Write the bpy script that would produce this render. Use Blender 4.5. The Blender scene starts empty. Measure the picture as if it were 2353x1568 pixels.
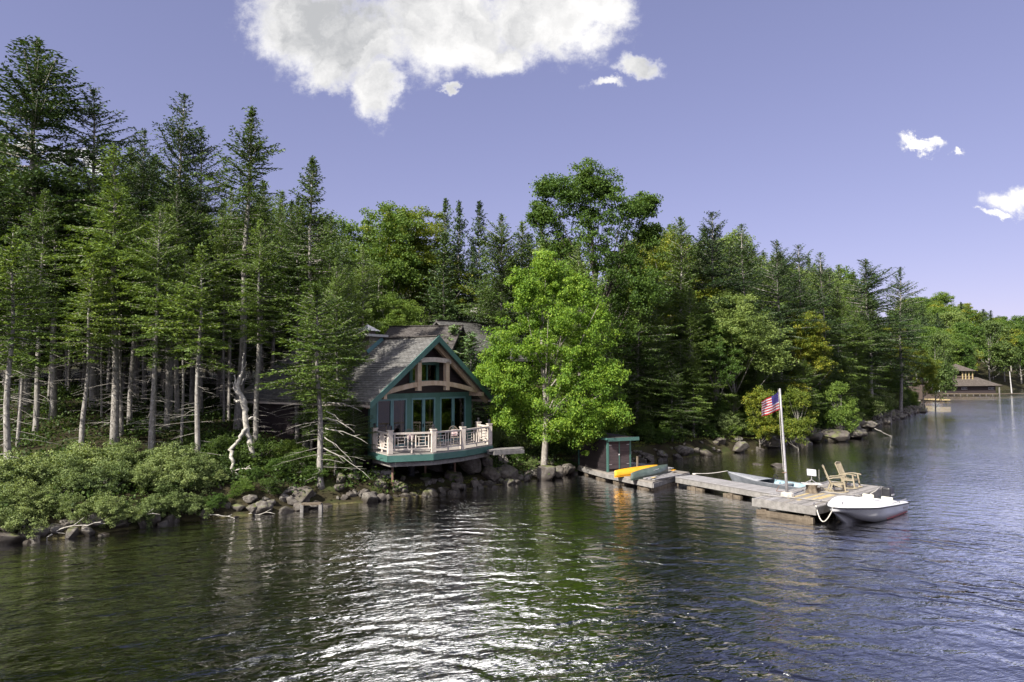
import bpy, math, random
import numpy as np
from mathutils import Vector, Matrix, noise as mnoise
PI = math.pi
R = math.radians
scene = bpy.context.scene
COL = scene.collection

# ------------------------------------------------------------------ camera, sky, sun
CAMZ, PITCH = 6.0, R(3.07)
cam_data = bpy.data.cameras.new("camera")
cam = bpy.data.objects.new("camera", cam_data); COL.objects.link(cam)
cam.location = (0, 0, CAMZ); cam.rotation_euler = (PI/2 + PITCH, 0, 0)
cam_data.sensor_width = 36.0; cam_data.lens = 24.0
cam_data.clip_start = 0.1; cam_data.clip_end = 6000
scene.camera = cam
F0, CX, CY = 1568.7, 1176.5, 784.0           # focal length and centre in a 2353 x 1568 frame

def ray(px, py):
    a, b = (px-CX)/F0, (CY-py)/F0
    return Vector((a, math.cos(PITCH)-b*math.sin(PITCH), math.sin(PITCH)+b*math.cos(PITCH)))
def onz(px, py, z):
    d = ray(px, py); t = (z-CAMZ)/d.z
    return Vector((d.x*t, d.y*t, z))
def at(px, py, Y):
    d = ray(px, py); t = Y/d.y
    return Vector((d.x*t, Y, CAMZ+d.z*t))
def topx(p):                                  # world -> frame position (for skyline heights and labels)
    x, y, z = p[0], p[1], p[2]-CAMZ
    dep = y*math.cos(PITCH)+z*math.sin(PITCH); up = -y*math.sin(PITCH)+z*math.cos(PITCH)
    return CX+F0*x/dep, CY-F0*up/dep

SUN_DIR = Vector((-0.53, -0.56, 0.63)).normalized()      # towards the sun
SUN_EL = math.asin(SUN_DIR.z); SUN_AZ = math.atan2(SUN_DIR.x, SUN_DIR.y)
sd = bpy.data.lights.new("sun", 'SUN'); sd.energy = 5.0; sd.angle = R(0.6); sd.color = (1.0, 0.94, 0.84)
sun = bpy.data.objects.new("sun", sd); COL.objects.link(sun)
sun.rotation_euler = (-SUN_DIR).to_track_quat('-Z', 'Y').to_euler()
sun.location = (-60, 0, 60)

scene.view_settings.view_transform = 'Standard'
scene.view_settings.look = 'None'
scene.view_settings.gamma = 1.0
scene.view_settings.use_curve_mapping = False
scene.view_settings.exposure = 0.95
scene.cycles.max_bounces = 6
scene.cycles.diffuse_bounces = 3
scene.cycles.glossy_bounces = 3
scene.cycles.transmission_bounces = 4
scene.cycles.transparent_max_bounces = 8
scene.cycles.caustics_reflective = False
scene.cycles.caustics_refractive = False

class NT:
    """small helper that writes nodes"""
    def __init__(s, tree): s.t = tree; s.n = tree.nodes; s.l = tree.links
    def node(s, typ, **kw):
        n = s.n.new(typ)
        for k, v in kw.items():
            if k == 'inp':
                for i, val in v.items():
                    if isinstance(val, bpy.types.NodeSocket): s.l.new(val, n.inputs[i])
                    else: n.inputs[i].default_value = val
            else: setattr(n, k, v)
        return n
    def math(s, op, a, b=0.0, c=None, clamp=False):
        inp = {0: a, 1: b}
        if c is not None: inp[2] = c
        return s.node('ShaderNodeMath', operation=op, use_clamp=clamp, inp=inp).outputs[0]
    def noise(s, vec, scale, detail=3, rough=.5, dist=0.0, out='Fac'):
        return s.node('ShaderNodeTexNoise', inp={'Vector': vec, 'Scale': scale, 'Detail': detail, 'Roughness': rough, 'Distortion': dist}).outputs[out]
    def ramp(s, fac, stops, interp='LINEAR'):
        n = s.node('ShaderNodeValToRGB'); s.l.new(fac, n.inputs[0]); cr = n.color_ramp; cr.interpolation = interp
        while len(cr.elements) < len(stops): cr.elements.new(.5)
        for e, (p, c) in zip(cr.elements, stops):
            e.position = p; e.color = (*c, 1) if len(c) == 3 else c
        return n.outputs[0]
    def mapr(s, v, a, b, c=0.0, d=1.0, smooth=True):
        n = s.node('ShaderNodeMapRange', inp={0: v, 1: a, 2: b, 3: c, 4: d})
        n.interpolation_type = 'SMOOTHSTEP' if smooth else 'LINEAR'; n.clamp = True
        return n.outputs[0]
    def mix(s, fac, a, b, blend='MIX'):
        n = s.node('ShaderNodeMixRGB', blend_type=blend)
        for i, v in ((0, fac), (1, a), (2, b)):
            if isinstance(v, bpy.types.NodeSocket): s.l.new(v, n.inputs[i])
            else: n.inputs[i].default_value = v if i == 0 else (*v, 1)
        return n.outputs[0]

world = bpy.data.worlds.new("World"); scene.world = world; world.use_nodes = True
wt = NT(world.node_tree); world.node_tree.nodes.clear()
sky = wt.node('ShaderNodeTexSky', sky_type='NISHITA')
sky.sun_disc = False; sky.sun_elevation = SUN_EL; sky.sun_rotation = SUN_AZ
sky.altitude = 600; sky.air_density = 1.0; sky.dust_density = 0.35; sky.ozone_density = 1.6
tc = wt.node('ShaderNodeTexCoord').outputs['Generated']
sep = wt.node('ShaderNodeSeparateXYZ', inp={0: tc})
dx, dy, dz = sep.outputs
ysafe = wt.math('MAXIMUM', dy, 0.05)
gx = wt.math('DIVIDE', dx, ysafe); gz = wt.math('DIVIDE', dz, ysafe)
g = wt.node('ShaderNodeCombineXYZ', inp={0: gx, 1: gz, 2: 0.0}).outputs[0]
wob = wt.node('ShaderNodeTexNoise', inp={'Vector': g, 'Scale': 6.0, 'Detail': 9, 'Roughness': .62})
gw = wt.node('ShaderNodeVectorMath', operation='MULTIPLY_ADD', inp={0: wob.outputs['Color'], 1: (.20, .20, 0), 2: g}).outputs[0]
gw = wt.node('ShaderNodeVectorMath', operation='SUBTRACT', inp={0: gw, 1: (.10, .10, 0)}).outputs[0]
BLOBS = [(700, 20, 150, 130), (820, 90, 170, 110), (880, 190, 70, 70), (760, 160, 90, 60), (1030, 40, 200, 125), (1130, 110, 90, 65),
         (1250, 30, 170, 100), (1370, 10, 110, 80), (1470, 125, 66, 34), (1390, 180, 50, 16), (1042, 210, 20, 20),
         (2120, 340, 42, 15), (2200, 348, 24, 8), (2335, 440, 50, 40), (2290, 482, 26, 12),
         (960, -230, 250, 240), (1190, -280, 250, 250), (1080, -640, 330, 380), (60, 330, 60, 26), (170, 360, 60, 20)]
def gn(px, py):
    d = ray(px, py); return d.x/d.y, d.z/d.y
field = None
for (bx, by, rx, ry) in BLOBS:
    cx_, cz_ = gn(bx, by); ex, _ = gn(bx+rx, by); _, ez = gn(bx, by-ry)
    rx_, rz_ = abs(ex-cx_), abs(ez-cz_)
    v = wt.node('ShaderNodeVectorMath', operation='SUBTRACT', inp={0: gw, 1: (cx_, cz_, 0)}).outputs[0]
    v = wt.node('ShaderNodeVectorMath', operation='MULTIPLY', inp={0: v, 1: (1/rx_, 1/rz_, 0)}).outputs[0]
    ln = wt.node('ShaderNodeVectorMath', operation='LENGTH', inp={0: v}).outputs['Value']
    f = wt.math('SUBTRACT', 1.0, ln)
    field = f if field is None else wt.math('MAXIMUM', field, f)
n2 = wt.noise(g, 20, 12, .68)
fld = wt.math('MULTIPLY_ADD', wt.math('SUBTRACT', n2, .5), 1.3, field)
cmask = wt.math('POWER', wt.mapr(fld, -.20, .50), 1.25)
cmask = wt.math('MULTIPLY', cmask, wt.mapr(dy, .02, .12))
sh1 = wt.mapr(wt.noise(gw, 4.5, 8, .6), .36, .70); sh2 = wt.mapr(wt.noise(g, 13, 6, .6), .35, .7)
shade = wt.math('MULTIPLY', wt.math('ADD', wt.math('MULTIPLY', sh1, 1.05), wt.math('MULTIPLY', sh2, .30)), wt.math('MULTIPLY', wt.mapr(fld, -.02, .50, .12, 1.0), wt.mapr(gz, .33, .43, .15, 1)), clamp=True)
ccol = wt.mix(shade, (6.3, 6.2, 6.1), (3.0, 3.05, 3.15))
skyg = wt.node('ShaderNodeGamma', inp={0: sky.outputs[0], 1: .58}).outputs[0]
skyc = wt.mix(1.0, skyg, (1.32, 1.10, 1.46), 'MULTIPLY')
ccol = wt.mix(wt.mapr(gz, .57, .63), ccol, (58.0, 57.0, 55.0))     # cloud colour raised above the frame to put white glints on the water
fin = wt.mix(cmask, skyc, ccol)
# broken cloud out of view, added overhead and behind the camera as fill light
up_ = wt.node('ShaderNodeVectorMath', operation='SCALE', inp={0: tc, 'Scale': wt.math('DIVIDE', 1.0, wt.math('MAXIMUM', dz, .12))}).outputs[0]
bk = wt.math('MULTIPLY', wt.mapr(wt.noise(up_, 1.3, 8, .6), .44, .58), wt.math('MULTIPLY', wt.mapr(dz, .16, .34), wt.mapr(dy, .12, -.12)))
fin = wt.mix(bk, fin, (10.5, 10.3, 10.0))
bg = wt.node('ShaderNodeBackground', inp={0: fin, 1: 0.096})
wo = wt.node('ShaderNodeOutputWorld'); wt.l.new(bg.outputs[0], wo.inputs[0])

# ------------------------------------------------------------------ materials
MATS = {}
def mat(name, fn):
    if name in MATS: return MATS[name]
    m = bpy.data.materials.new(name); m.use_nodes = True; m.node_tree.nodes.clear()
    t = NT(m.node_tree); out = t.node('ShaderNodeOutputMaterial'); fn(t, out)
    MATS[name] = m; return m
def principled(t, out, color, rough=.7, bump=None, bstr=.3, bdist=.02, metal=0.0, spec=.4, coat=0.0):
    p = t.node('ShaderNodeBsdfPrincipled')
    for k, v in (('Base Color', color), ('Roughness', rough)):
        if isinstance(v, bpy.types.NodeSocket): t.l.new(v, p.inputs[k])
        else: p.inputs[k].default_value = (*v, 1) if isinstance(v, tuple) else v
    p.inputs['Metallic'].default_value = metal; p.inputs['Specular IOR Level'].default_value = spec
    p.inputs['Coat Weight'].default_value = coat
    if bump is not None:
        b = t.node('ShaderNodeBump', inp={'Strength': bstr, 'Distance': bdist, 'Height': bump}); t.l.new(b.outputs[0], p.inputs['Normal'])
    t.l.new(p.outputs[0], out.inputs[0]); return p
def objc(t): return t.node('ShaderNodeTexCoord').outputs['Object']
def pos(t): return t.node('ShaderNodeNewGeometry').outputs['Position']
def sc3(t, v, s): return t.node('ShaderNodeVectorMath', operation='MULTIPLY', inp={0: v, 1: s}).outputs[0]
def speckled(name, c1, c2, scale=3.0, rough=.75, bstr=.3, bdist=.02, stretch=(1, 1, 1), metal=0.0, spec=.4, fine=30, coat=0):
    def f(t, out):
        v = sc3(t, objc(t), stretch)
        n = t.noise(v, scale, 6, .65); n3 = t.noise(v, fine, 3, .6)
        c = t.mix(t.mapr(n, .3, .7), c1, c2)
        c = t.mix(t.mapr(n3, .35, .75, 0, .35), c, tuple(x*.55 for x in c1))
        principled(t, out, c, rough, n3, bstr, bdist, metal, spec, coat)
    return mat(name, f)

def leaf_mat(name, dark, mid, light, trans=.35, patch=.35, rough=.55):
    def f(t, out):
        isl = t.node('ShaderNodeNewGeometry').outputs['Random Per Island']
        obr = t.node('ShaderNodeObjectInfo').outputs['Random']
        n = t.noise(pos(t), patch, 3, .6)
        v = t.math('ADD', t.math('MULTIPLY', isl, .45), t.math('MULTIPLY', n, .75))
        v = t.math('ADD', v, t.math('MULTIPLY', t.math('SUBTRACT', obr, .5), .38), clamp=True)
        c = t.ramp(v, [(.28, dark), (.58, mid), (.92, light)])
        p = t.node('ShaderNodeBsdfPrincipled', inp={'Base Color': c, 'Roughness': rough}); p.inputs['Specular IOR Level'].default_value = .25
        ct = t.mix(1.0, c, (1.25, 1.2, .55), 'MULTIPLY')
        tr = t.node('ShaderNodeBsdfTranslucent', inp={0: ct})
        m = t.node('ShaderNodeMixShader', inp={0: trans, 1: p.outputs[0], 2: tr.outputs[0]}); t.l.new(m.outputs[0], out.inputs[0])
    return mat(name, f)

M_SPR = leaf_mat('spruce_needles', (.038, .066, .018), (.092, .150, .032), (.19, .275, .058), .28)
M_SPRD = leaf_mat('dark_spruce_needles', (.022, .040, .018), (.045, .082, .026), (.095, .150, .040), .18)
M_SPRB = leaf_mat('bright_spruce_needles', (.062, .108, .022), (.13, .20, .040), (.25, .33, .065), .28)
M_YOUNG = leaf_mat('young_spruce_needles', (.06, .11, .04), (.10, .17, .06), (.17, .25, .09), .2)
M_MAPLE = leaf_mat('bright_maple_leaves', (.060, .125, .018), (.145, .265, .032), (.31, .43, .055), .40, .7)
M_BROAD = leaf_mat('broad_leaves', (.042, .085, .018), (.090, .160, .028), (.175, .25, .046), .35)
M_YEL = leaf_mat('yellowing_leaves', (.075, .115, .018), (.15, .205, .028), (.34, .32, .040), .4)
M_PALE = leaf_mat('pale_broad_leaves', (.055, .095, .026), (.13, .19, .050), (.23, .30, .080), .35)
M_SHRUB = leaf_mat('sage_shrub_leaves', (.075, .115, .040), (.17, .23, .080), (.28, .34, .125), .3, .8)
M_FERN = leaf_mat('ground_plant_leaves', (.020, .036, .012), (.045, .082, .018), (.11, .17, .03), .3, .6)
M_MOSS = leaf_mat('moss_leaves', (.08, .10, .02), (.16, .19, .035), (.28, .30, .05), .2, .9)

def bark_f(c1, c2, spk):
    def f(t, out):
        v = objc(t); n = t.noise(sc3(t, v, (1, 1, .35)), 9, 5, .7)
        c = t.mix(t.mapr(n, .35, .68), c1, c2)
        w = t.mapr(t.noise(v, 5.5, 6, .75), .56, .66)
        c = t.mix(t.math('MULTIPLY', w, .75), c, spk)
        principled(t, out, c, .9, n, .6, .03, spec=.2)
    return f
M_BARK = mat('spruce_bark', bark_f((.17, .155, .14), (.36, .34, .31), (.60, .60, .56)))
M_BARKD = mat('dark_bark', bark_f((.05, .042, .036), (.12, .105, .09), (.2, .19, .17)))
M_BIRCH = mat('pale_bark', bark_f((.16, .14, .12), (.38, .35, .31), (.6, .58, .53)))
M_DEAD = speckled('dead_wood', (.30, .28, .24), (.56, .53, .48), 6, .9)
M_TWIG = speckled('dead_twigs', (.22, .20, .175), (.42, .40, .36), 5, .9)

def rock_f(t, out):
    v = objc(t); P = pos(t)
    n = t.noise(v, 2.2, 8, .68); n2 = t.noise(v, 14, 6, .7)
    obr = t.node('ShaderNodeObjectInfo').outputs['Random']
    c = t.ramp(n, [(.32, (.045, .038, .032)), (.5, (.125, .112, .098)), (.68, (.26, .245, .22))])
    c = t.mix(t.mapr(n2, .5, .72, 0, .6), c, (.33, .32, .28))
    c = t.mix(t.math('MULTIPLY', obr, .7), c, (.075, .060, .050))
    nz = t.node('ShaderNodeSeparateXYZ', inp={0: t.node('ShaderNodeNewGeometry').outputs['Normal']}).outputs[2]
    mo = t.math('MULTIPLY', t.mapr(nz, .35, .9), t.mapr(t.noise(P, 1.4, 5, .65), .5, .62))
    c = t.mix(t.math('MULTIPLY', mo, .75), c, (.12, .14, .035))
    wet = t.mapr(t.node('ShaderNodeSeparateXYZ', inp={0: P}).outputs[2], .10, .30, 1, 0)   # wet band at the waterline
    c = t.mix(t.math('MULTIPLY', wet, .75), c, (.035, .028, .022))
    r = t.math('SUBTRACT', .85, t.math('MULTIPLY', wet, .45))
    principled(t, out, c, r, n2, .7, .04)
M_ROCK = mat('granite', rock_f)

def ground_f(t, out):
    P = pos(t); z = t.node('ShaderNodeSeparateXYZ', inp={0: P}).outputs[2]
    n = t.noise(P, .9, 8, .65); n2 = t.noise(P, 7, 6, .7)
    land = t.ramp(n, [(.3, (.018, .014, .010)), (.5, (.036, .032, .017)), (.66, (.042, .056, .017)), (.8, (.09, .10, .025))])
    land = t.mix(t.mapr(n2, .5, .75, 0, .55), land, (.10, .075, .045))
    bed = t.ramp(t.noise(P, .35, 8, .68, 1.0), [(.34, (.025, .024, .012)), (.48, (.09, .082, .036)), (.58, (.19, .165, .078)), (.7, (.06, .06, .026))])
    bed = t.mix(t.mapr(n2, .45, .7, 0, .5), bed, (.03, .028, .014))
    # weedy deep bed, darkened in its colour for light lost in the water
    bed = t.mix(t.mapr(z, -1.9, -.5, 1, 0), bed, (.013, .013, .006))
    c = t.mix(t.mapr(z, -.05, .08), bed, land)
    principled(t, out, c, .95, n2, .5, .06, spec=.1)
M_GROUND = mat('forest_floor_and_lakebed', ground_f)

def water_f(t, out):
    P = pos(t); s = t.node('ShaderNodeSeparateXYZ', inp={0: P}); X, Y = s.outputs[0], s.outputs[1]
    r = t.math('SQRT', t.math('ADD', t.math('MULTIPLY', X, X), t.math('MULTIPLY', Y, Y)))
    flow = t.noise(P, .22, 4, .6); flow2 = t.noise(P, 1.1, 3, .6)
    # rings spreading over the water, broken up by the wind
    ph = t.math('ADD', t.math('MULTIPLY', r, 5.4), t.math('ADD', t.math('MULTIPLY', flow, 26.0), t.math('MULTIPLY', flow2, 4.0)))
    ring = t.math('MULTIPLY', t.math('SINE', ph), t.mapr(t.noise(P, .5, 3, .6), .35, .6, .15, 1))
    ring = t.math('MULTIPLY', ring, t.mapr(r, 25, 45, 1, .25))
    rot = t.node('ShaderNodeVectorRotate', rotation_type='Z_AXIS', inp={'Vector': P, 'Angle': R(-20)}).outputs[0]
    w1 = t.noise(sc3(t, rot, (.55, 1.5, 1)), 1.5, 2, .5, .7)
    w2 = t.noise(sc3(t, rot, (.6, 1.5, 1)), 4.2, 2, .5, .8)
    w2 = t.math('ABSOLUTE', t.math('SUBTRACT', w2, .5))          # peaked little crests
    w3 = t.noise(sc3(t, P, (.7, 1.3, 1)), 9.0, 3, .6, .6)
    calm = t.mapr(t.noise(P, .11, 3, .5), .36, .6, .65, 1.1)
    h = t.math('ADD', t.math('MULTIPLY', ring, .020), t.math('MULTIPLY', w1, .034))
    h = t.math('ADD', h, t.math('MULTIPLY', w2, -.034)); h = t.math('ADD', h, t.math('MULTIPLY', w3, .005))
    h = t.math('MULTIPLY', h, calm)
    b = t.node('ShaderNodeBump', inp={'Strength': 1.0, 'Distance': 1.0, 'Height': h})
    fr = t.node('ShaderNodeFresnel', inp={'IOR': 1.34}); t.l.new(b.outputs[0], fr.inputs['Normal'])
    gl = t.node('ShaderNodeBsdfGlossy', inp={'Roughness': .012, 'Color': (1, 1, 1, 1)}); t.l.new(b.outputs[0], gl.inputs['Normal'])
    tr = t.node('ShaderNodeBsdfTransparent', inp={0: (.47, .44, .29, 1)})
    fac = t.math('MULTIPLY_ADD', fr.outputs[0], 3.5, -.02, clamp=True)
    m = t.node('ShaderNodeMixShader', inp={0: fac, 1: tr.outputs[0], 2: gl.outputs[0]}); t.l.new(m.outputs[0], out.inputs[0])
M_WATER = mat('lake_water', water_f)

def shingle(name, c1, c2, c3, bw=.3, bh=.14):
    def f(t, out):
        uv = t.node('ShaderNodeUVMap').outputs[0]
        br = t.node('ShaderNodeTexBrick', inp={'Vector': uv, 'Scale': 1.0, 'Color1': (0, 0, 0, 1), 'Color2': (1, 1, 1, 1), 'Mortar': (.5, .5, .5, 1), 'Mortar Size': .008, 'Mortar Smooth': .2, 'Brick Width': bw, 'Row Height': bh})
        n = t.noise(uv, 1.1, 6, .7); n2 = t.noise(sc3(t, uv, (3, .5, 1)), 1.5, 5, .7)
        c = t.mix(br.outputs[0], c1, c2)
        c = t.mix(t.mapr(n, .42, .7, 0, .6), c, c3)
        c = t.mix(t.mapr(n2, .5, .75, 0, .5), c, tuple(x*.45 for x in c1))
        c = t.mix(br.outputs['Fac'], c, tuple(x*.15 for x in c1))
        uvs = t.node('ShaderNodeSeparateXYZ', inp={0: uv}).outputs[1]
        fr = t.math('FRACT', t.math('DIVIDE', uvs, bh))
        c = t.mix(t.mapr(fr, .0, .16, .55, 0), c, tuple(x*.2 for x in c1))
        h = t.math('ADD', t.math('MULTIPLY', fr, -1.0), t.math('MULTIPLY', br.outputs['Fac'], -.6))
        principled(t, out, c, .9, h, .9, .03, spec=.25)
    return mat(name, f)
M_ROOF = shingle('grey_shingles', (.105, .102, .097), (.175, .172, .165), (.085, .08, .075))
M_ROOFD = shingle('dark_shingles', (.07, .062, .058), (.12, .11, .105), (.05, .043, .04))
M_ROOFB = shingle('brown_shingles', (.085, .07, .06), (.135, .115, .10), (.06, .05, .043), .5, .3)

def planks(name, c1, c2, c3, width=.14, rough=.8, axis=0, grain=(1, 1, 1)):
    """boards seen in UV: u along the boards, v across them"""
    def f(t, out):
        uv = t.node('ShaderNodeUVMap').outputs[0]; s = t.node('ShaderNodeSeparateXYZ', inp={0: uv})
        q = t.math('DIVIDE', s.outputs[1], width); idx = t.math('FLOOR', q); fr = t.math('FRACT', q)
        rnd = t.node('ShaderNodeTexWhiteNoise', noise_dimensions='1D', inp={'W': idx}).outputs[0]
        n = t.noise(sc3(t, uv, (1.2, 9, 1)), 2.2, 6, .7)
        c = t.mix(rnd, c1, c2); c = t.mix(t.mapr(n, .4, .72, 0, .7), c, c3)
        gap = t.math('MAXIMUM', t.mapr(fr, .0, .08, 1, 0), t.mapr(fr, .93, 1.0, 0, 1))
        c = t.mix(t.math('MULTIPLY', gap, .8), c, (.02, .018, .015))
        principled(t, out, c, rough, t.math('SUBTRACT', n, t.math('MULTIPLY', gap, 2.0)), .5, .012, spec=.3)
    return mat(name, f)
M_DOCK = planks('weathered_dock_boards', (.25, .24, .24), (.36, .35, .36), (.17, .16, .155), .14)
M_DOCKR = planks('worn_float_boards', (.18, .17, .165), (.34, .32, .31), (.11, .10, .09), .16)
M_DOCKD = planks('old_dark_boards', (.20, .18, .16), (.31, .28, .25), (.11, .10, .085), .16)
M_SIDING = planks('dark_siding', (.030, .022, .024), (.045, .034, .036), (.02, .016, .017), .13)
M_SHEDS = planks('shed_siding', (.015, .011, .013), (.026, .019, .021), (.010, .008, .009), .11)
M_SHEDD = planks('shed_door_boards', (.055, .042, .048), (.085, .066, .073), (.035, .027, .030), .09)
M_DECKF = planks('deck_boards', (.30, .27, .25), (.38, .35, .32), (.2, .18, .165), .14)
M_GREEN = speckled('green_paint', (.050, .128, .110), (.068, .158, .138), 2, .55, .1)
M_GREENB = speckled('blue_green_frames', (.10, .20, .22), (.13, .25, .27), 2, .5, .1)
M_TIMBER = speckled('pale_timber', (.42, .31, .21), (.58, .47, .36), 3, .75, .4, .01, (1, 1, .4))
M_RAIL = speckled('weathered_rail_wood', (.50, .43, .37), (.66, .60, .54), 4, .8, .3, .01)
M_GREYW = speckled('grey_weathered_wood', (.17, .16, .15), (.30, .285, .27), 4, .85, .5, .01, (1, 1, 1))
M_LOG = speckled('old_logs', (.09, .07, .05), (.21, .17, .125), 5, .9, .6, .02)
M_BROWN = speckled('brown_shingled_wall', (.075, .055, .045), (.12, .09, .075), 6, .9)
M_RUST = speckled('rusty_steel', (.16, .09, .065), (.26, .17, .13), 7, .8)
M_BLACK = speckled('black_plastic', (.015, .015, .018), (.03, .03, .034), 4, .4, .05)
M_WHITE = speckled('white_gelcoat', (.74, .74, .76), (.80, .80, .81), 2, .28, .02, spec=.5, coat=.3)
M_CREAM = speckled('cream_vinyl', (.60, .58, .48), (.70, .68, .58), 3, .5, .1)
M_RED = speckled('red_plastic', (.55, .04, .03), (.62, .06, .04), 3, .4, .05)
M_ALU = speckled('grey_boat_paint', (.13, .145, .17), (.21, .225, .25), 3, .5, .1, spec=.5)
M_ALUT = speckled('grey_boat_deck', (.22, .23, .255), (.29, .30, .32), 3, .5, .1)
M_BLUEI = speckled('pale_blue_paint', (.22, .34, .40), (.32, .44, .50), 3, .6, .1)
M_YELC = speckled('orange_yellow_hull', (.78, .36, .018), (.85, .44, .03), 2, .35, .04, spec=.5)
M_GRNC = speckled('green_canoe_hull', (.060, .085, .070), (.11, .14, .125), 3, .4, .06, spec=.5)
M_TEAK = speckled('pale_teak', (.25, .21, .14), (.36, .31, .22), 4, .7, .2)
M_ROPE = speckled('rope', (.55, .52, .46), (.7, .67, .6), 20, .9)
M_STONE = speckled('stacked_stone', (.12, .10, .085), (.32, .29, .25), 5, .9, .8, .05, (1, 1, 3))
M_SLAB = speckled('pale_stone_slab', (.40, .39, .38), (.56, .55, .54), 3, .8)
M_CONC = speckled('concrete', (.36, .34, .31), (.50, .48, .45), 4, .9)
M_METAL = speckled('dull_metal', (.32, .31, .32), (.42, .41, .43), 4, .5, .05, metal=.4)
M_PANEL = speckled('light_grey_panel', (.50, .50, .54), (.56, .56, .60), 2, .5, .02)
M_INTER = speckled('shade_painted_interior', (.006, .005, .004), (.012, .009, .007), 3, .7)  # room coloured near black in place of its indoor shade
M_YBOARD = speckled('fresh_yellow_board', (.40, .31, .15), (.50, .40, .22), 3, .8)
def cloth(name, c):
    def f(t, out):
        d = t.node('ShaderNodeBsdfDiffuse', inp={0: (*c, 1)}); tr = t.node('ShaderNodeBsdfTranslucent', inp={0: (*c, 1)})
        m = t.node('ShaderNodeMixShader', inp={0: .45, 1: d.outputs[0], 2: tr.outputs[0]}); t.l.new(m.outputs[0], out.inputs[0])
    return mat(name, f)
M_FLAGR = cloth('flag_red', (.66, .05, .06)); M_FLAGW = cloth('flag_white', (.86, .85, .85)); M_FLAGB = cloth('flag_blue', (.10, .07, .34))
M_PILLOW = speckled('patterned_cushion', (.30, .05, .06), (.78, .74, .70), 14, .9, .1)
M_WICKER = speckled('woven_cane', (.16, .13, .10), (.26, .22, .17), 20, .8)
M_REDLINE = speckled('red_boot_stripe', (.45, .03, .04), (.5, .05, .05), 4, .5, .05)
def glass_f(t, out):
    fr = t.node('ShaderNodeFresnel', inp={'IOR': 1.5})
    gl = t.node('ShaderNodeBsdfGlossy', inp={'Roughness': .01, 'Color': (1, 1, 1, 1)}); tr = t.node('ShaderNodeBsdfTransparent', inp={0: (.55, .55, .55, 1)})
    f = t.math('MULTIPLY_ADD', fr.outputs[0], 1.0, .0, clamp=True)
    f = t.math('MULTIPLY', f, t.math('SUBTRACT', 1.0, t.node('ShaderNodeNewGeometry').outputs['Backfacing']))
    m = t.node('ShaderNodeMixShader', inp={0: f, 1: tr.outputs[0], 2: gl.outputs[0]}); t.l.new(m.outputs[0], out.inputs[0])
M_GLASS = mat('window_glass', glass_f)

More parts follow.
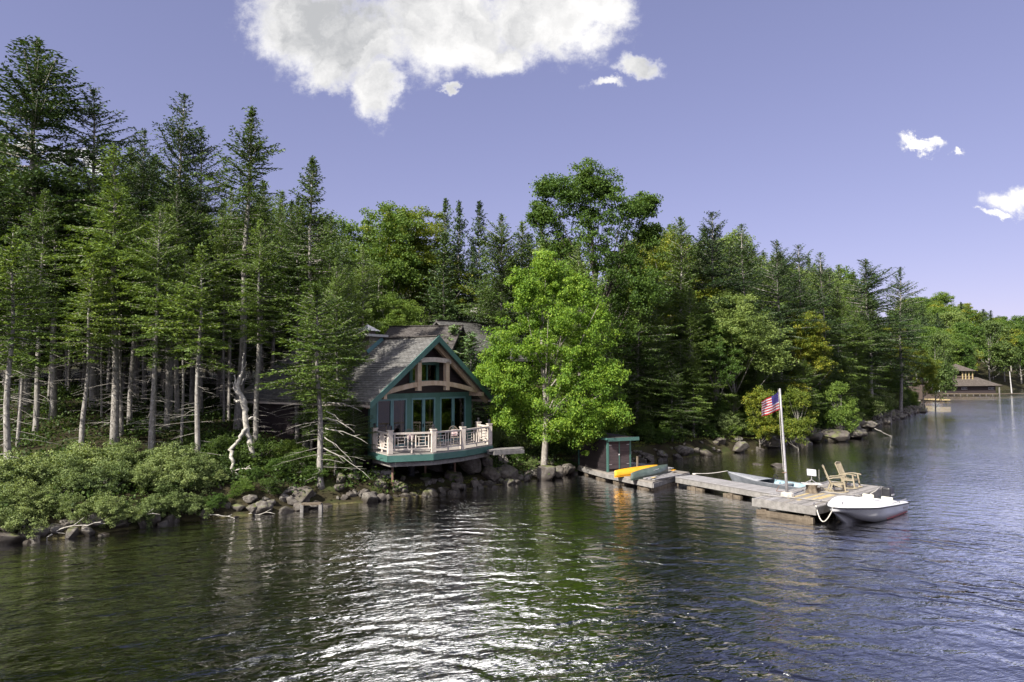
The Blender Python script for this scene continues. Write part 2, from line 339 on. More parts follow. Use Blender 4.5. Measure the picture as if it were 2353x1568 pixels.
# ------------------------------------------------------------------ mesh building
class MB:
    def __init__(s): s.v = []; s.f = []; s.uv = []; s.mi = []
    def add(s, verts, faces, uvs=None, mi=0):
        o = len(s.v); s.v += [tuple(x) for x in verts]
        for k, fc in enumerate(faces):
            s.f.append(tuple(i+o for i in fc)); s.mi.append(mi)
            s.uv.append(uvs[k] if uvs else None)
    def quad(s, a, b, c, d, uv=None, mi=0): s.add([a, b, c, d], [(0, 1, 2, 3)], [uv] if uv else None, mi)
    def beam(s, p0, p1, w, h, up=(0, 0, 1), mi=0, e=0.0):
        """box along p0-p1, w across, h along 'up', centred on the line"""
        p0, p1 = Vector(p0), Vector(p1); d = (p1-p0); L = d.length; d.normalize()
        if e: p0 = p0-d*e; p1 = p1+d*e; L += 2*e
        u = Vector(up); sd_ = d.cross(u)
        if sd_.length < 1e-4: sd_ = d.cross(Vector((1, 0, 0)))
        sd_.normalize(); u = sd_.cross(d).normalized()
        c = []
        for q in (p0, p1):
            for a, b in ((-1, -1), (1, -1), (1, 1), (-1, 1)): c.append(q+sd_*(a*w/2)+u*(b*h/2))
        fs = [(3, 2, 1, 0), (4, 5, 6, 7), (0, 1, 5, 4), (1, 2, 6, 5), (2, 3, 7, 6), (3, 0, 4, 7)]
        uvs = [[(0, 0), (w, 0), (w, h), (0, h)]]*2+[[(0, 0), (0, x), (L, x), (L, 0)] for x in (w, h, w, h)]
        s.add(c, fs, uvs, mi)
    def box(s, c, size, rz=0.0, mi=0):
        c = Vector(c); d = Vector((math.cos(rz), math.sin(rz), 0))*size[0]/2
        s.beam(c-d, c+d, size[1], size[2], mi=mi)
    def tube(s, pts, rad, n=8, cap=True, mi=0):
        pts = [Vector(p) for p in pts]; k = len(pts)
        rad = rad if isinstance(rad, (list, tuple)) else [rad]*k
        rings = []; prev = None
        for i, p in enumerate(pts):
            d = (pts[min(i+1, k-1)]-pts[max(i-1, 0)]).normalized()
            ref = prev if prev is not None else (Vector((1, 0, 0)) if abs(d.x) < .8 else Vector((0, 1, 0)))
            a = (ref-d*ref.dot(d)).normalized(); b = d.cross(a); prev = a
            rings.append([p+(a*math.cos(2*PI*j/n)+b*math.sin(2*PI*j/n))*rad[i] for j in range(n)])
        vs = [q for r_ in rings for q in r_]; fs = []
        for i in range(k-1):
            for j in range(n): fs.append((i*n+j, i*n+(j+1) % n, (i+1)*n+(j+1) % n, (i+1)*n+j))
        if cap: fs.append(tuple(range(n))[::-1]); fs.append(tuple((k-1)*n+j for j in range(n)))
        s.add(vs, fs, None, mi)
    def prism(s, poly, z0, z1, mi=0):
        n = len(poly); vs = [(p[0], p[1], z0) for p in poly]+[(p[0], p[1], z1) for p in poly]
        ar = sum(poly[i][0]*poly[(i+1) % n][1]-poly[(i+1) % n][0]*poly[i][1] for i in range(n))
        o = list(range(n)) if ar > 0 else list(range(n))[::-1]
        fs = [tuple(o[::-1]), tuple(n+i for i in o)]
        for i in range(n): a, b = o[i], o[(i+1) % n]; fs.append((a, b, n+b, n+a))
        s.add(vs, fs, None, mi)
    def grid(s, rows, mi=0, closed=False, uvf=None):
        nr, nc = len(rows), len(rows[0]); fs = []; uvs = []
        for i in range(nr-1):
            for j in range(nc if closed else nc-1):
                j2 = (j+1) % nc; fs.append((i*nc+j, i*nc+j2, (i+1)*nc+j2, (i+1)*nc+j))
                uvs.append([(j, i), (j+1, i), (j+1, i+1), (j, i+1)] if uvf is None else [uvf(i, j), uvf(i, j2), uvf(i+1, j2), uvf(i+1, j)])
        s.add([q for r_ in rows for q in r_], fs, uvs, mi)
    def build(s, name, mats, parent=None, smooth=False, loc=None, solid=0.0, bevel=0.0):
        me = bpy.data.meshes.new(name)
        o = Vector(loc) if loc is not None else (Vector(parent.get('_o', (0, 0, 0))) if parent is not None else Vector((0, 0, 0)))
        me.from_pydata([tuple(Vector(v)-o) for v in s.v], [], s.f)
        mats = mats if isinstance(mats, (list, tuple)) else [mats]
        for m in mats: me.materials.append(m)
        uvl = me.uv_layers.new(name='UVMap')
        for p, uv, mi in zip(me.polygons, s.uv, s.mi):
            p.material_index = mi; p.use_smooth = smooth
            if uv is None:                       # box projection
                nrm = p.normal; ax = max(range(3), key=lambda i: abs(nrm[i]))
                for li in p.loop_indices:
                    c = me.vertices[me.loops[li].vertex_index].co+o
                    uvl.data[li].uv = (c.y, c.z) if ax == 0 else (c.x, c.z) if ax == 1 else (c.x, c.y)
            else:
                for li, q in zip(p.loop_indices, uv): uvl.data[li].uv = q
        ob = bpy.data.objects.new(name, me); COL.objects.link(ob)
        if parent is not None:
            ob.parent = parent; ob['_o'] = tuple(o)
        else: ob.location = o; ob['_o'] = tuple(o)
        if solid: md = ob.modifiers.new('s', 'SOLIDIFY'); md.thickness = solid; md.offset = 0
        if bevel:
            md = ob.modifiers.new('b', 'BEVEL'); md.width = bevel; md.segments = 2; md.limit_method = 'ANGLE'
        return ob
def tag(o, label=None, cat=None, group=None, kind=None):
    if label: o['label'] = label
    if cat: o['category'] = cat
    if group: o['group'] = group
    if kind: o['kind'] = kind
    return o
def thing(name, loc, label, cat, group=None):
    o = bpy.data.objects.new(name, None); COL.objects.link(o); o.location = loc; o['_o'] = tuple(loc); o.empty_display_size = .2
    return tag(o, label, cat, group)
def quads_mesh(name, Q, m, parent=None, tris=False):
    """fast mesh from an (N,4,3) array"""
    k = 3 if tris else 4
    n = len(Q); me = bpy.data.meshes.new(name)
    me.vertices.add(n*k); me.vertices.foreach_set('co', Q.astype(np.float32).ravel())
    me.loops.add(n*k); me.loops.foreach_set('vertex_index', np.arange(n*k, dtype=np.int32))
    me.polygons.add(n); me.polygons.foreach_set('loop_start', np.arange(0, n*k, k, dtype=np.int32)); me.polygons.foreach_set('loop_total', np.full(n, k, dtype=np.int32))
    me.update(calc_edges=True); me.materials.append(m)
    ob = bpy.data.objects.new(name, me); COL.objects.link(ob)
    if parent is not None: ob.parent = parent
    return ob
def copy_tree(o, parent=None):
    c = o.copy(); COL.objects.link(c)
    if parent is not None: c.parent = parent
    for ch in [x for x in KIDS.get(o.name, [])]: copy_tree(ch, c)
    return c
KIDS = {}
def reg(o):
    KIDS[o.name] = list(o.children)
    for c in o.children: KIDS[c.name] = list(c.children)

# ------------------------------------------------------------------ shoreline and terrain
SHPX = [(0, 1250), (200, 1232), (400, 1197), (600, 1182), (735, 1162), (900, 1150), (1050, 1128), (1200, 1108), (1330, 1085),
        (1450, 1062), (1560, 1052), (1700, 1038), (1800, 1026), (1900, 1010), (2000, 985), (2060, 962), (2110, 949)]
SH = [(-900, -500), (-200, -60), (-60, 6), (-32, 18)]+[tuple(onz(x, y, 0))[:2] for x, y in SHPX]
SH += [(80, 133), (84, 150), (84, 185), (105, 215), (140, 236), (176, 262), (215, 320), (275, 370), (420, 470), (1500, 1100)]
SHN = np.array(SH)
def sdist(x, y):
    """signed distance inland (positive on land); land lies left of the line's direction"""
    x = np.asarray(x, float); y = np.asarray(y, float)
    best = np.full(x.shape, 1e9); sg = np.ones(x.shape)
    for (ax, ay), (bx, by) in zip(SHN[:-1], SHN[1:]):
        ex, ey = bx-ax, by-ay; L2 = ex*ex+ey*ey
        t = np.clip(((x-ax)*ex+(y-ay)*ey)/L2, 0, 1)
        qx, qy = x-(ax+t*ex), y-(ay+t*ey); d = np.hypot(qx, qy)
        cr = ex*(y-ay)-ey*(x-ax)
        m = d < best-1e-9
        best = np.where(m, d, best); sg = np.where(m, np.sign(cr), sg)
    return best*sg
def sstep(v, a, b):
    t = np.clip((v-a)/(b-a), 0, 1); return t*t*(3-2*t)
def hgt(x, y):
    x = np.asarray(x, float); y = np.asarray(y, float)
    d = sdist(x, y)
    und = np.sin(x*.7+1.3)*np.cos(y*.6)*.12+np.sin(x*.23+y*.31)*.25+np.sin(x*1.9+y*1.1)*.04
    dd = np.maximum(d, 0)
    far = sstep(y, 130, 260)
    left = 1-sstep(x, -12, 2)
    h = .95*sstep(d, -.15, 1.6)+.13*dd+.05*np.maximum(dd-14, 0)*sstep(x, -14, 0)*(1-sstep(x, 20, 60))+.05*np.minimum(dd, 10)*left*sstep(dd, 2, 8)-.07*np.maximum(dd-22, 0)*(1-sstep(x, -14, 0))+.20*np.minimum(dd, 150)*far
    h = h+und*sstep(d, .5, 5)
    h = h-.72*np.exp(-((x+3.2)/4.6)**2)*(1-sstep(d, 3.2, 6.0))*sstep(d, 0, .8)      # the bank drops away under the deck
    h = np.minimum(h, 60)
    w = np.minimum(d, 0)
    bed = np.maximum(-.10+w*.17+np.sin(x*1.1)*np.sin(y*.9)*.05, -3.4)
    return np.where(d > -.15, np.where(d > 0, h, h-.12), bed)
def gz1(x, y): return float(hgt(np.array([x]), np.array([y]))[0])

def sheet(name, xs, ys, zf, m):
    X, Y = np.meshgrid(xs, ys); Z = zf(X, Y)
    V = np.stack([X, Y, Z], -1).reshape(-1, 3); nr, nc = X.shape
    idx = np.arange(nr*nc).reshape(nr, nc)
    Fq = np.stack([idx[:-1, :-1], idx[:-1, 1:], idx[1:, 1:], idx[1:, :-1]], -1).reshape(-1, 4)
    me = bpy.data.meshes.new(name); me.vertices.add(len(V)); me.vertices.foreach_set('co', V.astype(np.float32).ravel())
    me.loops.add(Fq.size); me.loops.foreach_set('vertex_index', Fq.astype(np.int32).ravel())
    me.polygons.add(len(Fq)); me.polygons.foreach_set('loop_start', np.arange(0, Fq.size, 4, dtype=np.int32)); me.polygons.foreach_set('loop_total', np.full(len(Fq), 4, dtype=np.int32))
    me.polygons.foreach_set('use_smooth', np.ones(len(Fq), dtype=bool))
    me.update(calc_edges=True); me.materials.append(m)
    ob = bpy.data.objects.new(name, me); COL.objects.link(ob); return ob
def axis(*segs):
    o = []
    for a, b, n in segs: o += list(np.linspace(a, b, n, endpoint=False))
    o.append(segs[-1][1]); return np.array(o)
xs = axis((-900, -120, 20), (-120, -35, 45), (-35, 35, 210), (35, 120, 110), (120, 480, 90), (480, 1500, 16))
ys = axis((-600, -20, 12), (-20, 14, 14), (14, 65, 170), (65, 160, 110), (160, 500, 85), (500, 1600, 18))
tag(sheet('ground', xs, ys, hgt, M_GROUND), kind='structure')
wx = axis((-900, 1500, 12)); wy = axis((-600, 1600, 12))
tag(sheet('water', wx, wy, lambda X, Y: X*0.0, M_WATER), kind='structure')

# ------------------------------------------------------------------ foliage generators
def norm(a): return a/np.maximum(np.linalg.norm(a, axis=-1, keepdims=True), 1e-9)
def leaf_quads(C, D, N, L, W):
    """rhombic blades: centre, direction, rough normal, length, width"""
    D = norm(D); S = norm(np.cross(D, N)); L = L[:, None]; W = W[:, None]
    return np.stack([C-D*L*.5, C+S*W*.5, C+D*L*.5, C-S*W*.5], 1)
def conifer(seed, H, cb, Rc, fine=1.0, gap=.30, sparse=0.0, top_w=.75, lean_up=.5):
    rg = np.random.default_rng(seed); out = []; z = H*cb; ph = rg.random(6)*6.28
    limbs = []
    while z < H-.15:
        rel = max(0.0, min(1.0, (H-z)/(H*(1-cb))))
        prof = rel**top_w*(1-.42*max(0, rel-.72)/.28)
        nb = rg.integers(4, 7) if rel > .12 else rg.integers(3, 5)
        a0 = rg.random()*6.28
        for b in range(nb):
            if rg.random() < sparse: continue
            a = a0+b*6.283/nb+rg.normal()*.25
            lump = 1+.30*math.sin(z*1.1+ph[0]+2*math.sin(a+ph[1]))+.26*math.sin(2*a+ph[2]+z*.5)+.12*math.sin(z*2.7+ph[4])
            L = max(.16, Rc*prof*lump*rg.uniform(.48, 1.28))
            el = lean_up*(1-rel)**1.2*1.3-.12*rel+rg.normal()*.07
            dr = rg.uniform(.12, .30)*rel; up = rg.uniform(.1, .28)
            n = max(3, int(L/(.15*fine))); t = np.linspace(.10, 1, n)
            dirh = np.array([math.cos(a), math.sin(a), 0]); side = np.array([-math.sin(a), math.cos(a), 0])
            def P(t): return dirh*(L*t*math.cos(el))[:, None]+np.array([0, 0, 1.])*(L*(math.sin(el)*t-dr*t*t+up*.5*t**3))[:, None]+side*(L*.06*np.sin(t*3+ph[3]))[:, None]+np.array([0, 0, z])
            B = P(t); limbs.append((np.array([0, 0, z-.02]), P(np.array([.55]))[0], P(np.array([.92]))[0], .012+.012*L))
            for sg in (-1, 1):
                tw = L*.42*(1-.72*t)*rg.uniform(.6, 1.2, n)*np.clip(t*3, .3, 1)+.07
                ns = np.maximum(1, (tw/(.11*fine)).astype(int)); rep = np.repeat(np.arange(n), ns)
                k = np.concatenate([np.arange(m) for m in ns]); s = (k+.5)/ns[rep]
                td = norm(dirh[None]*.75+side[None]*sg*rg.uniform(.7, 1.1, n)[:, None]+np.array([0, 0, 1])*rg.normal(0, .16, n)[:, None])
                C = B[rep]+td[rep]*(s*tw[rep])[:, None]; C[:, 2] -= s*s*tw[rep]*.22
                C += rg.normal(0, .022*fine, C.shape)
                m = len(C)
                D = td[rep]+rg.normal(0, .45, (m, 3)); N = np.array([0, 0, 1.])+rg.normal(0, .55, (m, 3))
                out.append(leaf_quads(C, D, N, rg.uniform(.14, .26, m)*fine, rg.uniform(.055, .10, m)*fine))
            m = n*2; tt = rg.uniform(.15, 1.0, m); C = P(tt)+rg.normal(0, .03, (m, 3)); D = dirh+rg.normal(0, .5, (m, 3)); D[:, 2] += .25
            out.append(leaf_quads(C, D, rg.normal(0, 1, (m, 3)), rg.uniform(.12, .22, m)*fine, rg.uniform(.04, .08, m)*fine))
        z += gap*rg.uniform(.35, 1.6)*(0.5+.75*rel)
    m = 30; C = np.stack([rg.normal(0, .03, m), rg.normal(0, .03, m), rg.uniform(H-.6, H, m)], 1)
    D = rg.normal(0, .5, (m, 3)); D[:, 2] += 1.2; out.append(leaf_quads(C, D, rg.normal(0, 1, (m, 3)), rg.uniform(.14, .22, m), rg.uniform(.04, .07, m)))
    return np.concatenate(out), limbs
PROTO_AT = (0, 0, -400)
def trunk_mb(H, r0, seed, n=9, wob=.05):
    rg = random.Random(seed); mb = MB(); k = 14
    pts = [(math.sin(i*.9+seed)*wob*(i > 0), math.cos(i*.7+seed)*wob*(i > 0), -.5+(H+.3)*i/(k-1)) for i in range(k)]
    rad = [r0*(1.35 if i == 0 else 1)*max(0.0, 1-i/(k-1))**.8+.012 for i in range(k)]; mb.tube(pts, rad, n); return mb
def dead_branches(mb, H, z0, z1, r0, seed, dens=5.0, Lm=1.9, thin=1.0):
    rg = random.Random(seed); z = z0
    while z < z1:
        a = rg.random()*6.28; L = Lm*rg.uniform(.3, 1.1)*(1-.25*(z/H)); d = Vector((math.cos(a), math.sin(a), 0)); el = rg.uniform(-.22, .12); dro = rg.uniform(.0, .22)
        sdv = Vector((-d.y, d.x, 0)); bw = rg.uniform(-.2, .2)
        pt = lambda t: Vector((0, 0, z))+d*(L*t)+sdv*(bw*L*t*t)+Vector((0, 0, L*(el*t-dro*t*t)))
        mb.tube([pt(0), pt(.4), pt(.75), pt(1)], [.017*thin, .012*thin, .009*thin, .004*thin], 3, False)
        for q in range(rg.randint(1, 3)):
            t = rg.uniform(.35, .85); p = pt(t); sg = rg.choice((-1, 1)); l = L*rg.uniform(.15, .35)
            mb.tube([p, p+(d*.7+sdv*sg*.7)*l+Vector((0, 0, -l*rg.uniform(0, .4)))], [.008*thin, .004*thin], 3, False)
        z += rg.expovariate(dens)+.03
def make_spruce(kind, seed, H=18, cb=.5, Rc=2.4, needle=None, bark=None, r0=.2, dead=None, fine=1.0, name='spruce_tree', **kw):
    root = thing(name, PROTO_AT, 'spruce', 'tree')
    Q, limbs = conifer(seed, H, cb, Rc, fine, **kw)
    cr = quads_mesh('crown', Q, needle or M_SPR, root)
    tm = trunk_mb(H, r0, seed)
    for a, b, c, r_ in limbs[::2] if fine > 1.2 else limbs: tm.tube([a, b, c], [r_, r_*.7, r_*.3], 3, False)
    if dead:
        k0 = len(tm.f); dead_branches(tm, H, dead[0]*H, dead[1]*H, r0, seed, dead[2], dead[3]); tm.mi[k0:] = [1]*(len(tm.f)-k0)
    tr = tm.build('trunk', [bark or M_BARK, M_TWIG], None, True); tr.parent = root
    root['_H'] = float(H); reg(root); return root
def blob_tree_pts(seed, H, cb, Rc, ncl, squash=1.0, lobes=7, lcs=None):
    """cluster centres filling an uneven crown made of lobes"""
    rg = np.random.default_rng(seed); C = []
    zc = H*(cb+1)/2; hz = H*(1-cb)/2
    lc = []
    for i in range(lobes):
        u = rg.uniform(-.75, .85); a = rg.random()*6.28; rr = math.sqrt(max(0, 1-u*u))*rg.uniform(.35, .75)
        lc.append((Rc*rr*math.cos(a), Rc*rr*math.sin(a), zc+hz*u*.8, Rc*rg.uniform(.35, .6)))
    lc.append((0, 0, zc, Rc*.75)); lc.append((rg.normal()*.1*Rc, rg.normal()*.1*Rc, zc+hz*.68, Rc*.38))
    if lcs: lc = lcs
    for i in range(ncl):
        l = lc[rg.integers(0, len(lc))]; d = rg.normal(0, 1, 3); d /= np.linalg.norm(d)
        r_ = l[3]*(rg.uniform(.2, 1.35) if lcs else rg.uniform(.45, 1.12))
        C.append((l[0]+d[0]*r_, l[1]+d[1]*r_, l[2]+d[2]*r_*.85*squash))
    return np.array(C)
def make_broad(name, seed, H, cb, Rc, ncl, nlf, leaf, m, bark=None, r0=.18, csz=.5, lobes=7, squash=1.0, cat='tree', limbs=26, stem_top=.75, lcs=None):
    root = thing(name, PROTO_AT, name, cat); rg = np.random.default_rng(seed+5)
    C = blob_tree_pts(seed, H, cb, Rc, ncl, squash, lobes, lcs); C = C[C[:, 2] > H*cb*.8]
    ncl = len(C); cs = csz*rg.uniform(.55, 1.25, ncl)
    rep = np.repeat(np.arange(ncl), nlf); mm = len(rep)
    off = rg.normal(0, 1, (mm, 3)); off = off/np.maximum(np.linalg.norm(off, axis=1, keepdims=True), .01)*(rg.random((mm, 1))**.5); off[:, 2] *= .6
    P_ = C[rep]+off*cs[rep][:, None]; N = off*.7+rg.normal(0, .5, (mm, 3)); N[:, 2] += .75
    D = rg.normal(0, 1, (mm, 3)); D[:, 2] -= .25
    Q = leaf_quads(P_, D, N, rg.uniform(.75, 1.3, mm)*leaf, rg.uniform(.55, .95, mm)*leaf)
    quads_mesh('crown', Q, m, root)
    tm = MB(); rr = random.Random(seed); k = 9; top = H*stem_top
    pts = [Vector((math.sin(i*.8+seed)*.10*(i > 0)*H/10, math.cos(i*1.1+seed)*.08*(i > 0)*H/10, -.5+(top+.5)*i/(k-1))) for i in range(k)]
    tm.tube(pts, [r0*(1.3 if i == 0 else 1)*max(.1,1-.85*i/(k-1)) for i in range(k)], 8)
    for c in C[rg.permutation(ncl)[:limbs]]:
        c = Vector(c); b = pts[min(k-2, max(3 if lcs else 1, int((c.z*.62)/top*(k-1))))]; mid = (b+c)/2+Vector((0, 0, -.06*H*rr.random())); rb = r0*.33*(1-.5*b.z/H)
        tm.tube([b, mid, c], [rb, rb*.6, rb*.2], 4, False)
    tr = tm.build('trunk', bark or M_BIRCH, None, True); tr.parent = root
    root['_H'] = float(H); reg(root); return root

# ------------------------------------------------------------------ tree kinds
KIND = {}
USED = set()
def kinds(key, lst): KIND[key] = lst
kinds('spruce_bare', [make_spruce('b', 11+i, 18, [.40, .46, .36, .50][i], [3.0, 2.6, 3.3, 2.5][i], r0=.20, dead=(.07, [.56, .62, .52, .66][i], 6.5, 2.2), gap=.25, sparse=.06) for i in range(4)])
kinds('spruce_slim', [make_spruce('s', 31+i, 13, .46, 2.3, M_SPRB, r0=.13, dead=(.06, .62, 6.0, 1.9), gap=.23, sparse=.04) for i in range(2)])
kinds('spruce_spire', [make_spruce('p', 41+i, 19, .30, [3.5, 3.1, 3.9][i], M_SPRD, r0=.19, dead=(.1, .4, 4, 1.6), gap=.30, sparse=.18, top_w=.62) for i in range(3)])
kinds('spruce_full', [make_spruce('f', 51+i, 16, [.10, .16, .13, .22][i], [3.2, 2.9, 3.6, 3.0][i], M_SPR, r0=.18, dead=(.04, .3, 5, 1.8), gap=.24, sparse=.04, top_w=.66) for i in range(4)])
kinds('spruce_far', [make_spruce('r', 61+i, 16, .1, [3.3, 2.9][i], M_SPRD, r0=.16, fine=1.6, gap=.33, top_w=.66) for i in range(2)])
kinds('spruce_young', [make_spruce('y', 71+i, 4.5, .04, 1.0, M_YOUNG, r0=.05, fine=.75, gap=.15) for i in range(2)])
MLOBE = [((x-1252)/37.8, dy, (1066-y)/37.8, r_) for x, y, r_, dy in ((1262, 610, .8, 0), (1268, 650, 1.2, 0), (1205, 665, 1.0, -.5), (1335, 655, 1.0, .4), (1240, 730, 1.7, .9), (1310, 730, 1.7, -.9), (1375, 720, 1.0, 0), (1190, 790, 1.6, -.6), (1265, 800, 2.0, .8),
         (1360, 800, 1.7, -.4), (1145, 800, .9, .5), (1150, 870, 1.3, -.5), (1225, 880, 1.8, 1.0), (1310, 870, 1.9, -1.3), (1385, 880, 1.3, .3), (1410, 850, .8, -.6), (1170, 930, 1.2, .4), (1300, 940, 1.4, -1.0), (1380, 950, 1.2, .4), (1345, 975, 1.0, -.8), (1260, 960, .9, .8), (1420, 930, .7, -.4), (1120, 840, .6, 0))]
kinds('maple', [make_broad('maple_tree', 81, 13.2, .12, 4.5, 1000, 120, .12, M_MAPLE, M_BIRCH, .24, .52, 13, 1.05, lcs=MLOBE, limbs=26)])
TLOBE = [((x-1362)/30.2, dy, (908-y)/30.2, r_*1.15) for x, y, r_, dy in ((1350, 412, .8, 0), (1385, 430, .8, .5), (1312, 450, .9, -.5), (1276, 432, .5, 0), (1266, 485, .7, .3), (1350, 485, 1.5, 0), (1420, 480, 1.2, -.5), (1456, 468, .6, 0), (1300, 540, 1.4, .7),
         (1370, 560, 1.8, -.6), (1440, 560, 1.4, .5), (1466, 520, .5, 0), (1300, 620, 1.4, -.4), (1400, 640, 1.9, .3), (1452, 620, 1.1, -.3), (1350, 700, 1.9, 0), (1420, 720, 1.5, .5))]
kinds('tall_broad', [make_broad('broadleaf_tree', 86, 17, .22, 3.2, 1350, 55, .13, M_BROAD, M_BARKD, .18, .50, 16, 1.1, limbs=40, stem_top=.9, lcs=TLOBE)])
kinds('broad', [make_broad('broadleaf_tree', 91+i, 12, .22, 3.4, 430, 75, .13, [M_BROAD, M_YEL, M_PALE][i], M_BARK, .16, .5, 11) for i in range(3)])
kinds('broad_far', [make_broad('broadleaf_tree', 101+i, 13, .12, 4.6, 200, 60, .30, [M_BROAD, M_YEL, M_PALE][i], M_BARK, .18, 1.0, 8) for i in range(3)])
kinds('small_broad', [make_broad('small_broadleaf_tree', 111+i, 5, .10, 1.9, 160, 75, .12, [M_YEL, M_BROAD, M_PALE][i], M_BARK, .06, .42, 8) for i in range(3)])
kinds('shrub', [make_broad('shrub', 121+i, 2.2, .0, 1.35, 190, 60, .075, [M_SHRUB, M_BROAD, M_FERN][i], M_TWIG, .03, .26, 8, cat='shrub', limbs=30, stem_top=.6) for i in range(3)])

def place(key, var, x, y, h=None, label='', group=None, rz=None, wide=1.0, lean=(0, 0), z=None, cat=None, sink=.05, sapling=False):
    ps = KIND[key]; p = ps[var % len(ps)]
    r = p if p.name not in USED else copy_tree(p)
    if r is p: USED.add(p.name)
    s = 1.0 if h is None else h/p['_H']
    if sapling: r.name = 'spruce_sapling'
    elif p.name.startswith('spruce'): NSPR[0] += 1
    r.location = (x, y, (gz1(x, y) if z is None else z)-sink)
    r.scale = (s*wide, s*wide, s)
    r.rotation_euler = (lean[1], lean[0], rnd.random()*6.28 if rz is None else rz)
    tag(r, label, cat)
    if group: r['group'] = group
    elif 'group' in r.keys(): del r['group']
    return r
rnd = random.Random(7); NSPR = [0]
TAKEN = []
def by_px(key, var, xb, yb, xt, yt, Y, label, group=None, wide=1.0, cat=None, follow=True):
    """a tree whose base shows at frame column xb at depth Y and whose tip shows at (xt, yt)"""
    b = at(xb, yb, Y); gz_ = gz1(b.x, b.y); t = at(xt, yt, Y)
    h = t.z-gz_; TAKEN.append((b.x, b.y))
    return place(key, var, b.x, b.y, h, label, group, wide=wide, lean=((t.x-b.x)/h, 0) if key not in ('maple', 'tall_broad') else (0, 0), cat=cat, rz=0 if key in ('maple', 'tall_broad') else None)

